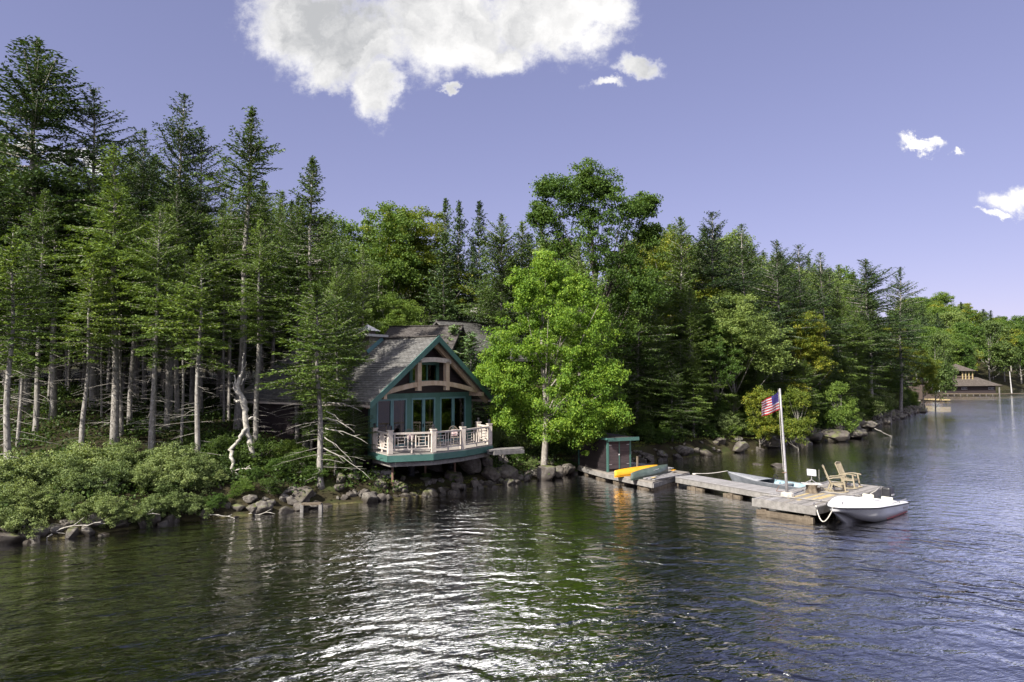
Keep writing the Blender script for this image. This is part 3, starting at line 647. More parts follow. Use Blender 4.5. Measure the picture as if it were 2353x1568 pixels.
# --- single trees that the photograph shows one by one: (kind, variant, base x, base y, tip x, tip y, depth, width, label)
HERO = [
 ('spruce_spire', 2, 60, 900, 60, 97, 41, 1.35, 'very tall dark spruce towering highest at the far left of the skyline'),
 ('spruce_spire', 0, 217, 900, 217, 207, 43, 1.1, 'dark pointed spruce, second tip from the left on the skyline'),
 ('spruce_spire', 1, 387, 900, 387, 207, 43, 1.0, 'dark ragged spruce, third tip from the left on the skyline'),
 ('spruce_spire', 0, 463, 900, 463, 293, 44, .85, 'thin lower dark spruce between two taller skyline spruces'),
 ('spruce_bare', 3, 548, 975, 549, 240, 40, 1.1, 'tall spruce with long bare trunk right behind the broken dead tree'),
 ('spruce_bare', 1, 706, 1000, 712, 357, 38, 1.1, 'tall lone topped spruce with grey trunk left of the cabin roof'),
 ('spruce_bare', 0, 264, 1030, 264, 330, 35.5, 1.15, 'bright green spruce with twin grey trunk above the pale shrubs'),
 ('spruce_slim', 0, 188, 1040, 192, 575, 34, 1.2, 'short crowned spruce with pale trunk between the far left trunks'),
 ('spruce_slim', 1, 14, 1085, 34, 515, 30, 1.25, 'leaning pale trunked spruce at the left edge of the photo'),
 ('spruce_bare', 2, 42, 1010, 48, 560, 34, .8, 'spruce with thick shaded trunk just behind the leftmost pale trunk'),
 ('spruce_bare', 3, 278, 1030, 275, 430, 36.5, .7, 'slimmer twin spruce close behind the bright green spruce'),
 ('spruce_bare', 1, 350, 1020, 363, 470, 36, .95, 'spruce leaning right with low bough across the pale shrubs'),
 ('spruce_slim', 1, 418, 1020, 440, 560, 36, .7, 'thin right leaning spruce trunk beside the straight pale one'),
 ('spruce_slim', 0, 451, 1080, 456, 555, 33, 1.15, 'straight pale trunked spruce with bright green top left of the dead tree'),
 ('spruce_slim', 1, 514, 975, 514, 500, 41, .6, 'thin dark spruce pole left of the broken dead tree'),
 ('spruce_bare', 0, 527, 970, 526, 430, 42, .6, 'dark trunked spruce closest on the left of the tall bare trunk'),
 ('spruce_slim', 0, 592, 960, 594, 470, 42, .8, 'slender spruce right of the broken dead tree'),
 ('spruce_bare', 3, 683, 1000, 683, 450, 39, .8, 'dark slim spruce just left of the lone topped spruce'),
 ('spruce_slim', 1, 739, 1090, 766, 650, 33.5, 1.5, 'front spruce leaning right with long dead twigs beside the cabin'),
 ('spruce_full', 0, 716, 1050, 716, 650, 37.2, .85, 'green spruce between the lone topped spruce and the cabin roof'),
 ('spruce_full', 2, 775, 1070, 772, 590, 36.0, .75, 'full green spruce growing right before the left end of the cabin roof'),
 ('spruce_full', 1, 815, 1085, 812, 905, 34.9, 1.5, 'low dark spruce before the dark side wall of the cabin'),
 ('spruce_full', 3, 770, 1080, 775, 940, 34.6, 1.6, 'short dark spruce at the foot of the front leaning spruce'),
 ('spruce_slim', 0, 112, 960, 118, 540, 44, .8, 'thin dark spruce deep in the wood between the left trunks'),
 ('spruce_slim', 1, 232, 985, 237, 560, 40, .6, 'thin lichen covered pole left of the twin trunks'),
 ('spruce_bare', 2, 330, 960, 330, 400, 46, .9, 'thick dark trunked spruce in the shade behind the leaning one'),
 ('spruce_bare', 0, 440, 950, 440, 420, 46, .8, 'shaded spruce trunk behind the straight pale trunk'),
 ('spruce_spire', 1, 312, 900, 312, 290, 47, .9, 'dark spruce tip low between the second and third skyline spruces'),
 ('spruce_full', 0, 800, 1030, 798, 600, 41, .8, 'dark spruce pressing against the left side of the cabin'),
 ('spruce_far', 0, 1020, 800, 1020, 455, 82, .75, 'left one of the close pair of pointed spruces on the hill behind the cabin'),
 ('spruce_far', 1, 1052, 800, 1052, 458, 80, .7, 'right one of the close pair of pointed spruces on the hill behind the cabin'),
 ('spruce_far', 0, 1100, 800, 1100, 462, 78, .75, 'single pointed spruce on the hill right of the close pair'),
 ('spruce_full', 2, 1152, 900, 1152, 490, 58, 1.0, 'broad topped spruce left behind the bright green maple'),
 ('spruce_full', 3, 1195, 900, 1200, 505, 60, 1.0, 'spruce with thin tip nearest the tall dark broadleaf tree'),
 ('tall_broad', 0, 1365, 900, 1362, 385, 52, 1.0, 'tall dark broadleaf tree rising above the bright maple with sparse top'),
 ('spruce_full', 0, 1335, 1000, 1330, 560, 47, 1.1, 'olive green spruce in front of the tall dark broadleaf tree'),
 ('maple', 0, 1250, 1066, 1260, 566, 41.5, .90, 'big bright yellow green maple with pale trunk right of the cabin'),
 ('spruce_full', 1, 1570, 1000, 1570, 495, 60, 1.0, 'slim pointed spruce on the skyline above the dock shed'),
 ('spruce_spire', 0, 1645, 1000, 1645, 487, 62, 1.2, 'dark wide spruce top on the skyline left above the flag'),
 ('spruce_spire', 1, 1722, 1000, 1722, 512, 64, 1.0, 'dark pointed spruce second on the skyline left above the flag'),
 ('spruce_spire', 2, 1800, 980, 1800, 548, 68, .9, 'dark spruce tip on the skyline right over the flagpole'),
 ('spruce_spire', 0, 1850, 980, 1850, 562, 73, 1.0, 'dark spruce next right of the tip over the flagpole'),
 ('spruce_spire', 1, 1905, 980, 1905, 578, 78, 1.0, 'dark spruce on the skyline above the large shore boulders'),
 ('spruce_spire', 2, 2006, 950, 2006, 592, 93, 1.35, 'wide layered dark spruce standing free on the right skyline'),
 ('spruce_spire', 1, 2070, 950, 2070, 614, 105, 1.1, 'last small free standing dark spruce on the right skyline'),
 ('broad', 2, 1690, 990, 1700, 660, 60, 1.25, 'pale leaved broadleaf tree among the dark spruces above the flag'),
 ('small_broad', 0, 1835, 1010, 1835, 885, 57, .8, 'yellow green small tree just right behind the flagpole'),
 ('small_broad', 0, 1745, 1010, 1745, 885, 57.5, .8, 'yellow green small tree just left behind the flag'),
 ('small_broad', 1, 1935, 990, 1935, 872, 67, .8, 'fresh green small tree over the large shore boulders'),
 ('small_broad', 2, 1200, 1040, 1215, 930, 44, 1.0, 'light bushy tree between the cabin deck and the maple trunk'),
 ('broad_far', 2, 2150, 930, 2152, 755, 126, .62, 'pale green leaning tree overhanging the water before the boathouse'),
 ('broad_far', 1, 2120, 930, 2110, 800, 118, .6, 'yellow tinged tree at the tip of the wooded point'),
 ('spruce_young', 0, 1062, 900, 1042, 745, 50, 1.5, 'young light green spruce left one in front of the grey house roof'),
 ('spruce_young', 1, 1085, 900, 1080, 762, 48, 1.7, 'young light green spruce right one in front of the grey house roof'),
 ('broad', 0, 868, 900, 868, 445, 74, 1.0, 'tall rounded dark broadleaf tree on the hill left behind the cabin'),
 ('broad', 1, 950, 900, 950, 480, 78, 1.2, 'yellowing rounded broadleaf tree on the hill behind the chimney'),
]
for (k, v, xb, yb, xt, yt, Y, wd, lb) in HERO:
    by_px(k, v, xb, yb, xt, yt, Y, lb, None, wd)

# --- the rest of the wood: filled row by row, kept under the photograph's skyline
SKY = [(-400, 260), (0, 300), (100, 320), (160, 350), (300, 330), (400, 370), (480, 400), (600, 420), (700, 450), (790, 500), (850, 480), (950, 495), (1000, 510),
       (1100, 530), (1200, 540), (1260, 520), (1400, 540), (1470, 520), (1520, 530), (1600, 540), (1700, 550), (1750, 575), (1850, 590), (1900, 600), (1950, 625),
       (2000, 640), (2060, 660), (2120, 668), (2200, 680), (2280, 700), (2353, 716), (2700, 740)]
SX, SY = zip(*SKY)
LM = [(130, 'near the left edge of the photo'), (330, 'above the pale shrubs'), (500, 'left of the broken dead tree'), (640, 'behind the broken dead tree'), (850, 'left of the cabin'),
      (1120, 'behind the cabin roofs'), (1440, 'behind the bright green maple'), (1600, 'right of the small dock shed'), (1740, 'left of the flag'), (1860, 'behind the flag'),
      (2000, 'over the large shore boulders'), (2120, 'near the end of the wooded point'), (9999, 'on the far hillside round the boathouse')]
def landmark(px): return next(t for a, t in LM if px < a)
HOUSES = [(-8.5, 42, 7.5), (-5, 46, 6.5), (-2, 56, 8), (-9.5, 57, 6), (155, 243, 14), (146, 218, 12), (158, 226, 13), (166, 246, 16), (140, 205, 8)]
def ok_spot(x, y, dmin):
    for hx, hy, hr in HOUSES:
        if (x-hx)**2+(y-hy)**2 < hr*hr: return False
    return all((x-a)**2+(y-b)**2 > dmin*dmin for a, b in TAKEN)
def fill(n, Y0, Y1, px0, px1, dmin, picker, dlo=2.0, dhi=60, hmax=19, tries=6000, power=1.0, drop=(5, 120), hmin=4):  # n trees between two depths
    c = 0
    for _ in range(tries):
        if c >= n: break
        Y = Y0+(Y1-Y0)*rnd.random()**power; px = rnd.uniform(px0, px1); x = (px-CX)/F0*Y
        d = float(sdist(np.array([x]), np.array([Y]))[0])
        if d < dlo or d > dhi or not ok_spot(x, Y, dmin): continue
        g_ = gz1(x, Y); kx = topx((x, Y, g_+10))[0]
        ylim = np.interp(kx, SX, SY)+rnd.uniform(*drop); top = at(kx, ylim, Y).z
        h = min(top-g_, hmax*rnd.uniform(.78, 1.05))
        if h < hmin: continue
        key, var, nm = picker(px, Y, d)
        if key.startswith('spruce') and NSPR[0] >= 294:
            if Y < 110: continue
            key, var, nm = 'broad_far', ri(3), 'broadleaf tree'
        fb = 'front row ' if d < dlo+5 else ''
        lb = f'{fb}{nm} {landmark(kx)}'
        place(key, var, x, Y, h, lb, f'{nm}s {landmark(kx)}', wide=rnd.uniform(.9, 1.2), lean=(rnd.gauss(0, .015), rnd.gauss(0, .015)))
        TAKEN.append((x, Y)); c += 1
    return c
ri = rnd.randrange
# left wood: tall spruces with bare lower trunks, closing with full crowns behind
n1 = fill(34, 33, 50, -150, 840, 2.3, lambda px, Y, d: (('spruce_bare', ri(4), 'bare trunked spruce') if rnd.random() < .7 else ('spruce_slim', ri(2), 'thin bare trunked spruce')), dlo=5.5, dhi=30, drop=(40, 220), hmax=19, hmin=12)
n2_ = fill(56, 44, 76, -200, 860, 2.6, lambda px, Y, d: ('spruce_full', ri(4), 'dark green spruce'), dlo=9, dhi=60, drop=(-10, 110), hmax=23)
n3 = fill(14, 55, 85, 0, 900, 4.0, lambda px, Y, d: ('broad', ri(3), 'sunlit broadleaf tree'), dlo=12, drop=(40, 200), hmax=15)
# hill behind the cabin
n4 = fill(26, 62, 120, 780, 1480, 4.6, lambda px, Y, d: (('broad', ri(3), 'hillside broadleaf tree') if rnd.random() < (.85 if px < 1010 else .2) else ('spruce_far', ri(2), 'hillside spruce')), dlo=12, dhi=200, drop=(-10, 110), hmax=22)
n5 = fill(10, 48, 62, 860, 1500, 3.2, lambda px, Y, d: (('broad', ri(3), 'broadleaf tree') if px < 1100 else ('spruce_full', ri(4), 'green spruce')), dlo=6, drop=(60, 260), hmax=13)
# right wood
n6 = fill(34, 46, 115, 1440, 2080, 2.7, lambda px, Y, d: ('spruce_full', ri(4), 'green spruce') if rnd.random() < .84 else ('broad', ri(3), 'broadleaf tree'), dlo=1.6, dhi=6, drop=(10, 230), power=1.3, hmax=22)
n7 = fill(80, 50, 135, 1440, 2120, 3.2, lambda px, Y, d: ('spruce_full', ri(4), 'dark green spruce') if rnd.random() < .85 else ('broad', ri(3), 'sunlit broadleaf tree'), dlo=6, dhi=34, drop=(-20, 40), power=1.2, hmax=26)
# far hill round the boathouse
n8 = fill(74, 120, 330, 2060, 2420, 6.5, lambda px, Y, d: ('broad_far', ri(3), 'broadleaf tree') if rnd.random() < (.7 if px < 2250 else .3) else ('spruce_far', ri(2), 'dark spruce'), dlo=2.5, dhi=160, drop=(0, 130), hmax=23, power=.8)
n9 = fill(110, 290, 640, 2060, 2450, 9.5, lambda px, Y, d: ('spruce_far', ri(2), 'dark spruce') if rnd.random() < .35 else ('broad_far', ri(3), 'broadleaf tree'), dlo=3, dhi=420, drop=(-12, 60), hmax=34)
print('trees', n1, n2_, n3, n4, n5, n6, n7, n8, n9)

# --- shrubs: pale bank of leaves on the left, greener towards the cabin, scrub on the right shore
SHR = [(10, 1215, 25.2, 1.6, 0), (70, 1215, 25.4, 1.5, 0), (170, 1205, 26.6, 1.5, 0), (225, 1200, 27.0, 1.6, 0), (285, 1190, 27.6, 1.5, 0), (345, 1185, 28.4, 1.5, 0), (400, 1178, 29.0, 1.4, 0), (450, 1175, 29.6, 1.2, 0), (495, 1165, 30.0, 1.1, 1), (555, 1140, 31.0, 1.0, 1), (615, 1130, 31.6, 1.0, 2), (20, 1165, 27.2, 2.9, 0), (60, 1205, 26.3, 2.0, 0), (-30, 1180, 26.5, 2.6, 0), (150, 1150, 28.6, 2.6, 0), (140, 1195, 27.6, 1.8, 0), (200, 1120, 29.8, 2.9, 0), (230, 1180, 28.6, 2.2, 0), (270, 1140, 30.2, 2.6, 0),
       (300, 1090, 31.5, 2.6, 0), (330, 1170, 29.7, 2.0, 0), (370, 1110, 31.0, 2.8, 0), (400, 1075, 32.0, 2.5, 0), (420, 1140, 30.3, 2.4, 0), (455, 1110, 31.2, 2.2, 0), (390, 1165, 29.9, 1.6, 0), (480, 1150, 31.0, 1.3, 0),
       (600, 1060, 34.0, 2.1, 2), (640, 1100, 33.0, 1.6, 1), (540, 1090, 33.2, 1.6, 2), (690, 1075, 34.0, 2.0, 2), (660, 1045, 35.5, 1.8, 1), (720, 1100, 33.6, 1.5, 1), (510, 1050, 34.5, 1.8, 2), (585, 1115, 32.3, 1.1, 1),
       (790, 1085, 35.0, 1.3, 2), (1190, 1055, 42.4, 1.3, 1), (1220, 1065, 41.9, 1.0, 0), (1170, 1045, 43.0, 1.2, 2), (1290, 1060, 42.8, 1.2, 1), (1310, 1050, 43.6, 1.1, 2), (1110, 1010, 43.5, 2.2, 0), (1140, 1000, 44.5, 2.2, 0),
       (800, 1060, 36.5, 1.6, 2), (1045, 1080, 38.2, .8, 1), (870, 1090, 36.3, .8, 1), (980, 1090, 37.6, .7, 2)]
SL = {0: 'pale green small leaved shrub', 1: 'fresh green shrub', 2: 'dark green shrub'}
for i, (px, py, Y, h, v) in enumerate(SHR):
    p = at(px, py, Y); h *= .68 if i > 10 else .82
    if float(sdist(np.array([p.x]), np.array([p.y]))[0]) < .2: 
        while float(sdist(np.array([p.x]), np.array([p.y]))[0]) < .2: p.y += .3; p.x = (px-CX)/F0*p.y
    w = 'on the bank at the left edge' if px < 100 else 'on the bank below the twin trunks' if px < 300 else 'on the bank below the straight pale trunk' if px < 500 else 'round the foot of the broken dead tree' if px < 620 else 'between the dead tree and the cabin' if px < 830 else 'among the boulders under the deck' if px < 1060 else 'between the cabin deck and the maple trunk' if px < 1250 else 'between the maple trunk and the shed'
    fr = 'low' if h < 1.7 else 'tall'
    place('shrub', v, p.x, p.y, h, f'{fr} {SL[v]} {w}', f'{SL[v]}s {w}', wide=rnd.uniform(1.0, 1.3), cat='shrub', sink=.2)
def along(n, a, b, dlo, dhi):
    """random spots along the shoreline between vertices a and b of SH"""
    seg = SHN[a:b+1]; ln = np.hypot(*(seg[1:]-seg[:-1]).T); cum = np.concatenate([[0], np.cumsum(ln)]); out = []
    for _ in range(n):
        # more spots where the shore is near
        s = cum[-1]*rnd.random()**1.1; i = min(len(ln)-1, int(np.searchsorted(cum, s)-1)); i = max(i, 0); t = (s-cum[i])/ln[i]
        e = (seg[i+1]-seg[i])/ln[i]; d = rnd.uniform(dlo, dhi); q = seg[i]+e*(s-cum[i])+np.array([-e[1], e[0]])*d; out.append((q[0], q[1], d))
    return out
I0 = 4                                          # first visible shoreline vertex
for (x, y, d) in along(62, I0+8, I0+17, 1.6, 4.0):
    px = topx((x, y, 1))[0]
    if px < 1430: continue
    v = rnd.choice([0, 1, 1, 2, 2]); w = landmark(px)
    place('shrub', v, x, y, rnd.uniform(1.0, 2.6)*(1 if y < 70 else 1.3), f'{SL[v]} on the rocky shore {w}', f'shrubs on the rocky shore {w}', wide=rnd.uniform(1, 1.5), cat='shrub', sink=.15)
for (x, y, d) in along(14, I0+9, I0+15, 2.0, 4.5):
    w = landmark(topx((x, y, 1))[0]); v = ri(3)
    place('small_broad', v, x, y, rnd.uniform(3, 5), f'{["yellow green", "dark leaved", "pale leaved"][v]} sapling on the shore {w}', f'saplings on the shore {w}', wide=rnd.uniform(.9, 1.2))
for (x, y, d) in along(30, I0+9, I0+16, 1.5, 5):
    w = landmark(topx((x, y, 1))[0])
    place('spruce_full', ri(4), x, y, rnd.uniform(4, 9), f'short young spruce low on the shore {w}', f'short spruces low on the shore {w}', wide=rnd.uniform(1.1, 1.6), sapling=True)

for (x, y, d) in along(30, I0+8, I0+13, 1.4, 4.5):
    w = landmark(topx((x, y, 1))[0])
    place('spruce_full', ri(4), x, y, rnd.uniform(3, 8), f'short young spruce low on the shore {w}', f'short spruces low on the shore {w}', wide=rnd.uniform(1.1, 1.7), sapling=True)
for (x, y, d) in along(34, I0+8, I0+14, 1.0, 2.6):
    w = landmark(topx((x, y, 1))[0]); v = rnd.choice([0, 1, 1, 2])
    place('shrub', v, x, y, rnd.uniform(.8, 1.9), f'{SL[v]} on the rocky shore {w}', f'shrubs on the rocky shore {w}', wide=rnd.uniform(1, 1.5), cat='shrub', sink=.15)

# ground plants and moss: too many to count
def clumps(name, n, spots, leaf, m, rad, hh, per):
    rg = np.random.default_rng(3); A = []
    for (x, y) in spots:
        z = gz1(x, y); k = per
        P_ = np.stack([x+rg.normal(0, rad, k), y+rg.normal(0, rad, k), z+np.abs(rg.normal(0, hh, k))+.02], 1)
        N = rg.normal(0, .5, (k, 3)); N[:, 2] += 1
        A.append(leaf_quads(P_, rg.normal(0, 1, (k, 3)), N, rg.uniform(.6, 1.4, k)*leaf, rg.uniform(.5, .9, k)*leaf))
    return quads_mesh(name, np.concatenate(A), m)
sp = [(x, y) for x, y, d in along(700, I0-1, I0+9, .9, 9)]
sp += [(x, y) for x, y, d in along(650, I0+8, I0+17, 1.1, 6)]
sp = [q for q in sp if not ((q[0]+6.5)**2+(q[1]-41)**2 < 30 and q[0] > -9)]
sp += [(x, y) for x, y in ((rnd.uniform(-.8, .75)*Y, Y) for Y in (34+46*rnd.random() for _ in range(2600))) if 3 < float(sdist(np.array([x]), np.array([y]))[0]) < 40 and ok_spot(x, y, .01)]
tag(clumps('ground_cover', 0, sp, .15, M_FERN, .5, .26, 70), kind='stuff', label='low green plants covering the forest floor along the shore', cat='ground cover')
sp2 = [(x, y) for x, y, d in along(90, I0+5, I0+15, .8, 1.8)]
tag(clumps('moss', 0, sp2, .06, M_MOSS, .22, .05, 160), kind='stuff', label='yellow green moss patches on the shore rocks', cat='moss')

# ------------------------------------------------------------------ boulders along the waterline
def rock_mesh(seed, sub=4):
    import bmesh
    bm = bmesh.new(); bmesh.ops.create_icosphere(bm, subdivisions=sub, radius=1.0); rg = random.Random(seed)
    off = Vector((rg.random()*50, rg.random()*50, rg.random()*50)); cuts = [(Vector((rg.gauss(0, 1), rg.gauss(0, 1), rg.gauss(0, 1))).normalized(), rg.uniform(.5, .85)) for _ in range(10)]
    for v in bm.verts:
        c = v.co.copy(); d = 1+.34*mnoise.noise(c*1.1+off)+.16*mnoise.noise(c*2.7+off)+.09*mnoise.noise(c*5.5+off)+.05*mnoise.noise(c*12+off)
        c = c*d
        for n_, k in cuts:
            q = c.dot(n_)
            if q > k: c = c-n_*(q-k)*.95
        v.co = c
    for f in bm.faces: f.smooth = True
    me = bpy.data.meshes.new('boulder'); bm.to_mesh(me); bm.free(); me.materials.append(M_ROCK); return me
ROCKS = [rock_mesh(i) for i in range(9)]
def rock(x, y, z, sx, sy, sz, label, group=None, name='boulder', rz=None, cat='boulder'):
    o = bpy.data.objects.new(name, ROCKS[ri(9)]); COL.objects.link(o); o.location = (x, y, z); o.scale = (sx, sy, sz)
    o.rotation_euler = (rnd.gauss(0, .12), rnd.gauss(0, .12), rnd.random()*6.28 if rz is None else rz); return tag(o, label, cat, group)
BIG = [(902, 1124, .25, .85, .50, 'large mossy boulder at the water under the leftmost steel deck post'),
       (972, 1114, .25, .6, .42, 'pale boulder under the second steel deck post'),
       (1043, 1100, .38, .62, .50, 'rounded boulder under the third steel deck post'),
       (1127, 1092, .40, .78, .55, 'wide grey boulder under the right steel deck post'),
       (1165, 1090, .45, .80, .52, 'big grey boulder just right of the deck posts'),
       (1080, 1063, 1.15, .95, .72, 'biggest boulder high up tight below the deck'),
       (940, 1096, .45, .65, .4, 'pale flat boulder behind the second deck post'),
       (1002, 1080, .6, .7, .4, 'mossy boulder in the shade between the middle deck posts'),
       (1050, 1120, .15, .42, .3, 'brown wet boulder at the waterline below the third deck post'),
       (1255, 1085, .45, .62, .62, 'mossy boulder at the foot of the maple trunk'),
       (1283, 1085, .35, .5, .4, 'grey boulder right of the maple foot'),
       (1305, 1078, .35, .6, .4, 'dark boulder at the shore end of the shed platform'),
       (1118, 1062, 1.1, .55, .6, 'upright mossy rock at the end of the plank walk'),
       (1155, 1058, 1.1, .5, .5, 'yellow mossed rock beside the plank walk'),
       (690, 1140, .45, .85, .4, 'pale long boulder above the small wooden step'),
       (640, 1130, .6, 1.4, .32, 'long slanting grey ledge below the green shrubs'),
       (560, 1155, .3, .7, .3, 'flat grey rock left of the slanting ledge'),
       (595, 1150, .3, .7, .32, 'flat rock below the slanting ledge'),
       (90, 1222, .25, .40, .42, 'blue grey upright boulder near the left edge shore'),
       (130, 1218, .25, .38, .34, 'brown boulder beside the blue grey upright one'),
       (20, 1240, .1, .85, .34, 'dark boulder at the water in the lower left corner'),
       (1490, 1052, .25, .5, .3, 'pale boulder at the foot of a trunk right of the shed'),
       (1700, 1028, .4, 1.1, .45, 'large flat topped boulder on the shore left of the flagpole'),
       (1770, 1018, .4, 1.1, .45, 'blocky boulder on the shore just left of the flagpole'),
       (1870, 1003, .5, 1.3, .5, 'massive grey boulder on the shore right of the flagpole'),
       (1955, 995, .5, 1.9, .65, 'largest smooth sloping boulder on the right shore'),
       (1920, 1000, .6, 1.3, .6, 'angular boulder left of the largest sloping one'),
       (2000, 978, .5, 1.0, .55, 'tall rounded boulder right of the largest sloping one'),
       (1903, 1095, 0, 0, 0, ''), ]
for (px, py, z, s, sz, lb) in BIG:
    if s == 0: continue
    p = onz(px, py, z); rock(p.x, p.y, z, s, s*rnd.uniform(.7, .95), sz, lb)
p = onz(1898, 1072, .05)
p = onz(1793, 1072, .0); rock(p.x, p.y, -.02, .75, .5, .26, 'lone flat rock rising from the water behind the moored grey boat')
p = onz(1742, 1067, .0); rock(p.x, p.y, -.12, .6, .5, .2, 'barely showing rock left of the lone flat rock in the water')
rr_ = 0
for (x, y, d) in along(165, I0, I0+10, -.3, .8):
    s = rnd.choice([.16, .22, .28, .36, .46])*rnd.uniform(.8, 1.2); px = topx((x, y, 0))[0]
    w = 'below the pale shrubs' if px < 500 else 'below the dead tree' if px < 640 else 'left of the deck posts' if px < 880 else 'between the deck posts' if px < 1150 else 'below the maple' if px < 1330 else 'behind the shed'
    sz_ = 'small' if s < .28 else 'middle sized'
    rock(x, y, max(-.1, gz1(x, y))+s*.15, s, s*rnd.uniform(.6, .95), s*.7, f'{sz_} brown rock at the waterline {w}', f'{sz_} waterline rocks {w}', 'rock', cat='rock')
for (x, y, d) in along(70, I0+4, I0+8, .0, 1.9):
    s = rnd.choice([.15, .2, .26, .34])*rnd.uniform(.8, 1.2)
    rock(x, y, max(-.1, gz1(x, y))+s*.2, s, s*rnd.uniform(.6, .95), s*.7, 'grey rubble stone in the shade under the deck', 'rubble stones under the deck', 'stone', cat='stone')
for (x, y, d) in along(150, I0+8, I0+17, -.3, 1.0):
    k = 1 if y < 70 else 1.4; s = rnd.choice([.2, .3, .42, .55, .8])*rnd.uniform(.8, 1.2)*k; px = topx((x, y, 0))[0]
    sz_ = 'small' if s < .5 else 'large'
    rock(x, y, max(-.1, gz1(x, y))+s*.18, s, s*rnd.uniform(.6, .95), s*.72, f'{sz_} grey rock at the waterline {landmark(px)}', f'{sz_} waterline rocks {landmark(px)}', 'rock', cat='rock')

# ------------------------------------------------------------------ the cabin
HO = Vector((-7.39, 35.7, 0)); HU = Vector((.5886, .8084, 0)); HV = Vector((-.8084, .5886, 0))   # along the front, and back into the house
W_, ZD, ZW, ZR, DEP = 8.3, 2.25, 5.13, 8.35, 10.5
def H(u, v, z): return HO+HU*u+HV*v+Vector((0, 0, z))
cabin = thing('cabin', HO, 'dark cabin with green trimmed gable, timber arch and glass doors above the water', 'house')
def hb(mb, u0, u1, v0, v1, z0, z1, mi=0):
    """box in house coordinates"""
    c = [H(u, v, z) for z in (z0, z1) for u, v in ((u0, v0), (u1, v0), (u1, v1), (u0, v1))]
    fs = [(3, 2, 1, 0), (4, 5, 6, 7), (0, 1, 5, 4), (1, 2, 6, 5), (2, 3, 7, 6), (3, 0, 4, 7)]
    du, dv, dz_ = u1-u0, v1-v0, z1-z0
    uvs = [[(u0, v0), (u0, v1), (u1, v1), (u1, v0)], [(u0, v0), (u1, v0), (u1, v1), (u0, v1)]]
    uvs += [[(a0, z0), (a1, z0), (a1, z1), (a0, z1)] for a0, a1 in ((u0, u1), (v0, v1), (u1, u0), (v1, v0))]
    mb.add(c, fs, uvs, mi)
DOORS = [(.45, 2.68), (3.05, 4.99), (5.41, 7.73)]; ZT = 4.86
# front wall in green boards between the doors; side, back and gable in dark siding; room inside
wall = MB()
edges = [0.0]+[q for d in DOORS for q in d]+[W_]
for i in range(0, len(edges), 2): hb(wall, edges[i], edges[i+1], 0, .16, ZD-.35, ZT)
hb(wall, 0, W_, 0, .16, ZT, ZW)
wall.build('front_wall', M_GREEN, cabin)
sw = MB()
WIN = (3.85, 4.95, 3.35, 4.8)                     # the small window in the left side wall
hb(sw, 0, .15, .16, WIN[0], 1.5, ZW); hb(sw, 0, .15, WIN[1], DEP, 1.5, ZW); hb(sw, 0, .15, WIN[0], WIN[1], 1.5, WIN[2]); hb(sw, 0, .15, WIN[0], WIN[1], WIN[3], ZW)
hb(sw, W_-.15, W_, .16, DEP, 1.5, ZW); hb(sw, .15, W_-.15, DEP-.15, DEP, 1.5, ZW)
slope = (ZR-.25-ZW)/(W_/2)
def gable(mb, v0, v1, holes=None):
    hw = W_/2
    def zt(u): return ZW+slope*(hw-abs(u-hw))
    cuts = sorted(set([0, hw, W_]+([holes[0], holes[1]] if holes else [])))
    for a, b in zip(cuts[:-1], cuts[1:]):
        segs = [(ZW, None)]
        if holes and a >= holes[0]-1e-6 and b <= holes[1]+1e-6: segs = [(ZW, holes[2]), (holes[3], None)]
        for lo, hi in segs:
            za, zb = (hi, hi) if hi else (zt(a), zt(b))
            p = [(a, lo), (b, lo), (b, zb), (a, za)]
            vs = [H(u, v, z) for v in (v0, v1) for u, z in p]
            fs = [(0, 1, 2, 3), (7, 6, 5, 4), (0, 4, 5, 1), (1, 5, 6, 2), (2, 6, 7, 3), (3, 7, 4, 0)]
            mb.add(vs, fs, [[q for q in p], [(q[0], q[1]) for q in p[::-1]]]+[[(0, 0), (0, .1), (1, .1), (1, 0)]]*4)
gable(sw, 0, .16, (2.95, 5.15, 5.72, 6.85)); gable(sw, DEP-.15, DEP)
sw.build('dark_wall', M_SIDING, cabin)
fl = MB(); hb(fl, .15, W_-.15, .16, DEP-.15, ZD-.3, ZD+.02); hb(fl, .15, W_-.15, 3.6, 3.75, ZD+.02, ZW); hb(fl, .15, W_-.15, .16, DEP-.15, ZW-.06, ZW-.003)
fl.build('interior', M_INTER, cabin)
for k, (a, b) in enumerate(DOORS):
    fr = MB(); m = (a+b)/2; t_ = .10
    hb(fr, a, a+t_, -.02, .12, ZD, ZT-.003); hb(fr, b-t_, b, -.02, .12, ZD, ZT-.003); hb(fr, a+t_, b-t_, -.02, .12, ZT-t_, ZT-.003)
    hb(fr, m-.11, m-.008, -.015, .1, ZD+.12, ZT-t_); hb(fr, m+.008, m+.11, -.015, .1, ZD+.12, ZT-t_)
    hb(fr, a+t_, b-t_, -.015, .1, ZD, ZD+.12)
    f_ = fr.build('glass_door', M_GREENB, cabin)
    for s0, s1 in ((a+t_, m-.11), (m+.11, b-t_)):
        g_ = MB(); hb(g_, s0, s1, .03, .05, ZD+.12, ZT-t_); g_.build('pane', M_GLASS, f_)
    hd = MB(); hb(hd, m-.08, m-.05, -.08, -.015, ZD+.95, ZD+1.15); hd.build('handle', M_BLACK, f_)
    cu = MB(); hb(cu, b-t_-.12, b-t_-.05, .2, .3, ZD+.05, ZT-.12); cu.build('door_post_inside', M_TIMBER, cabin)
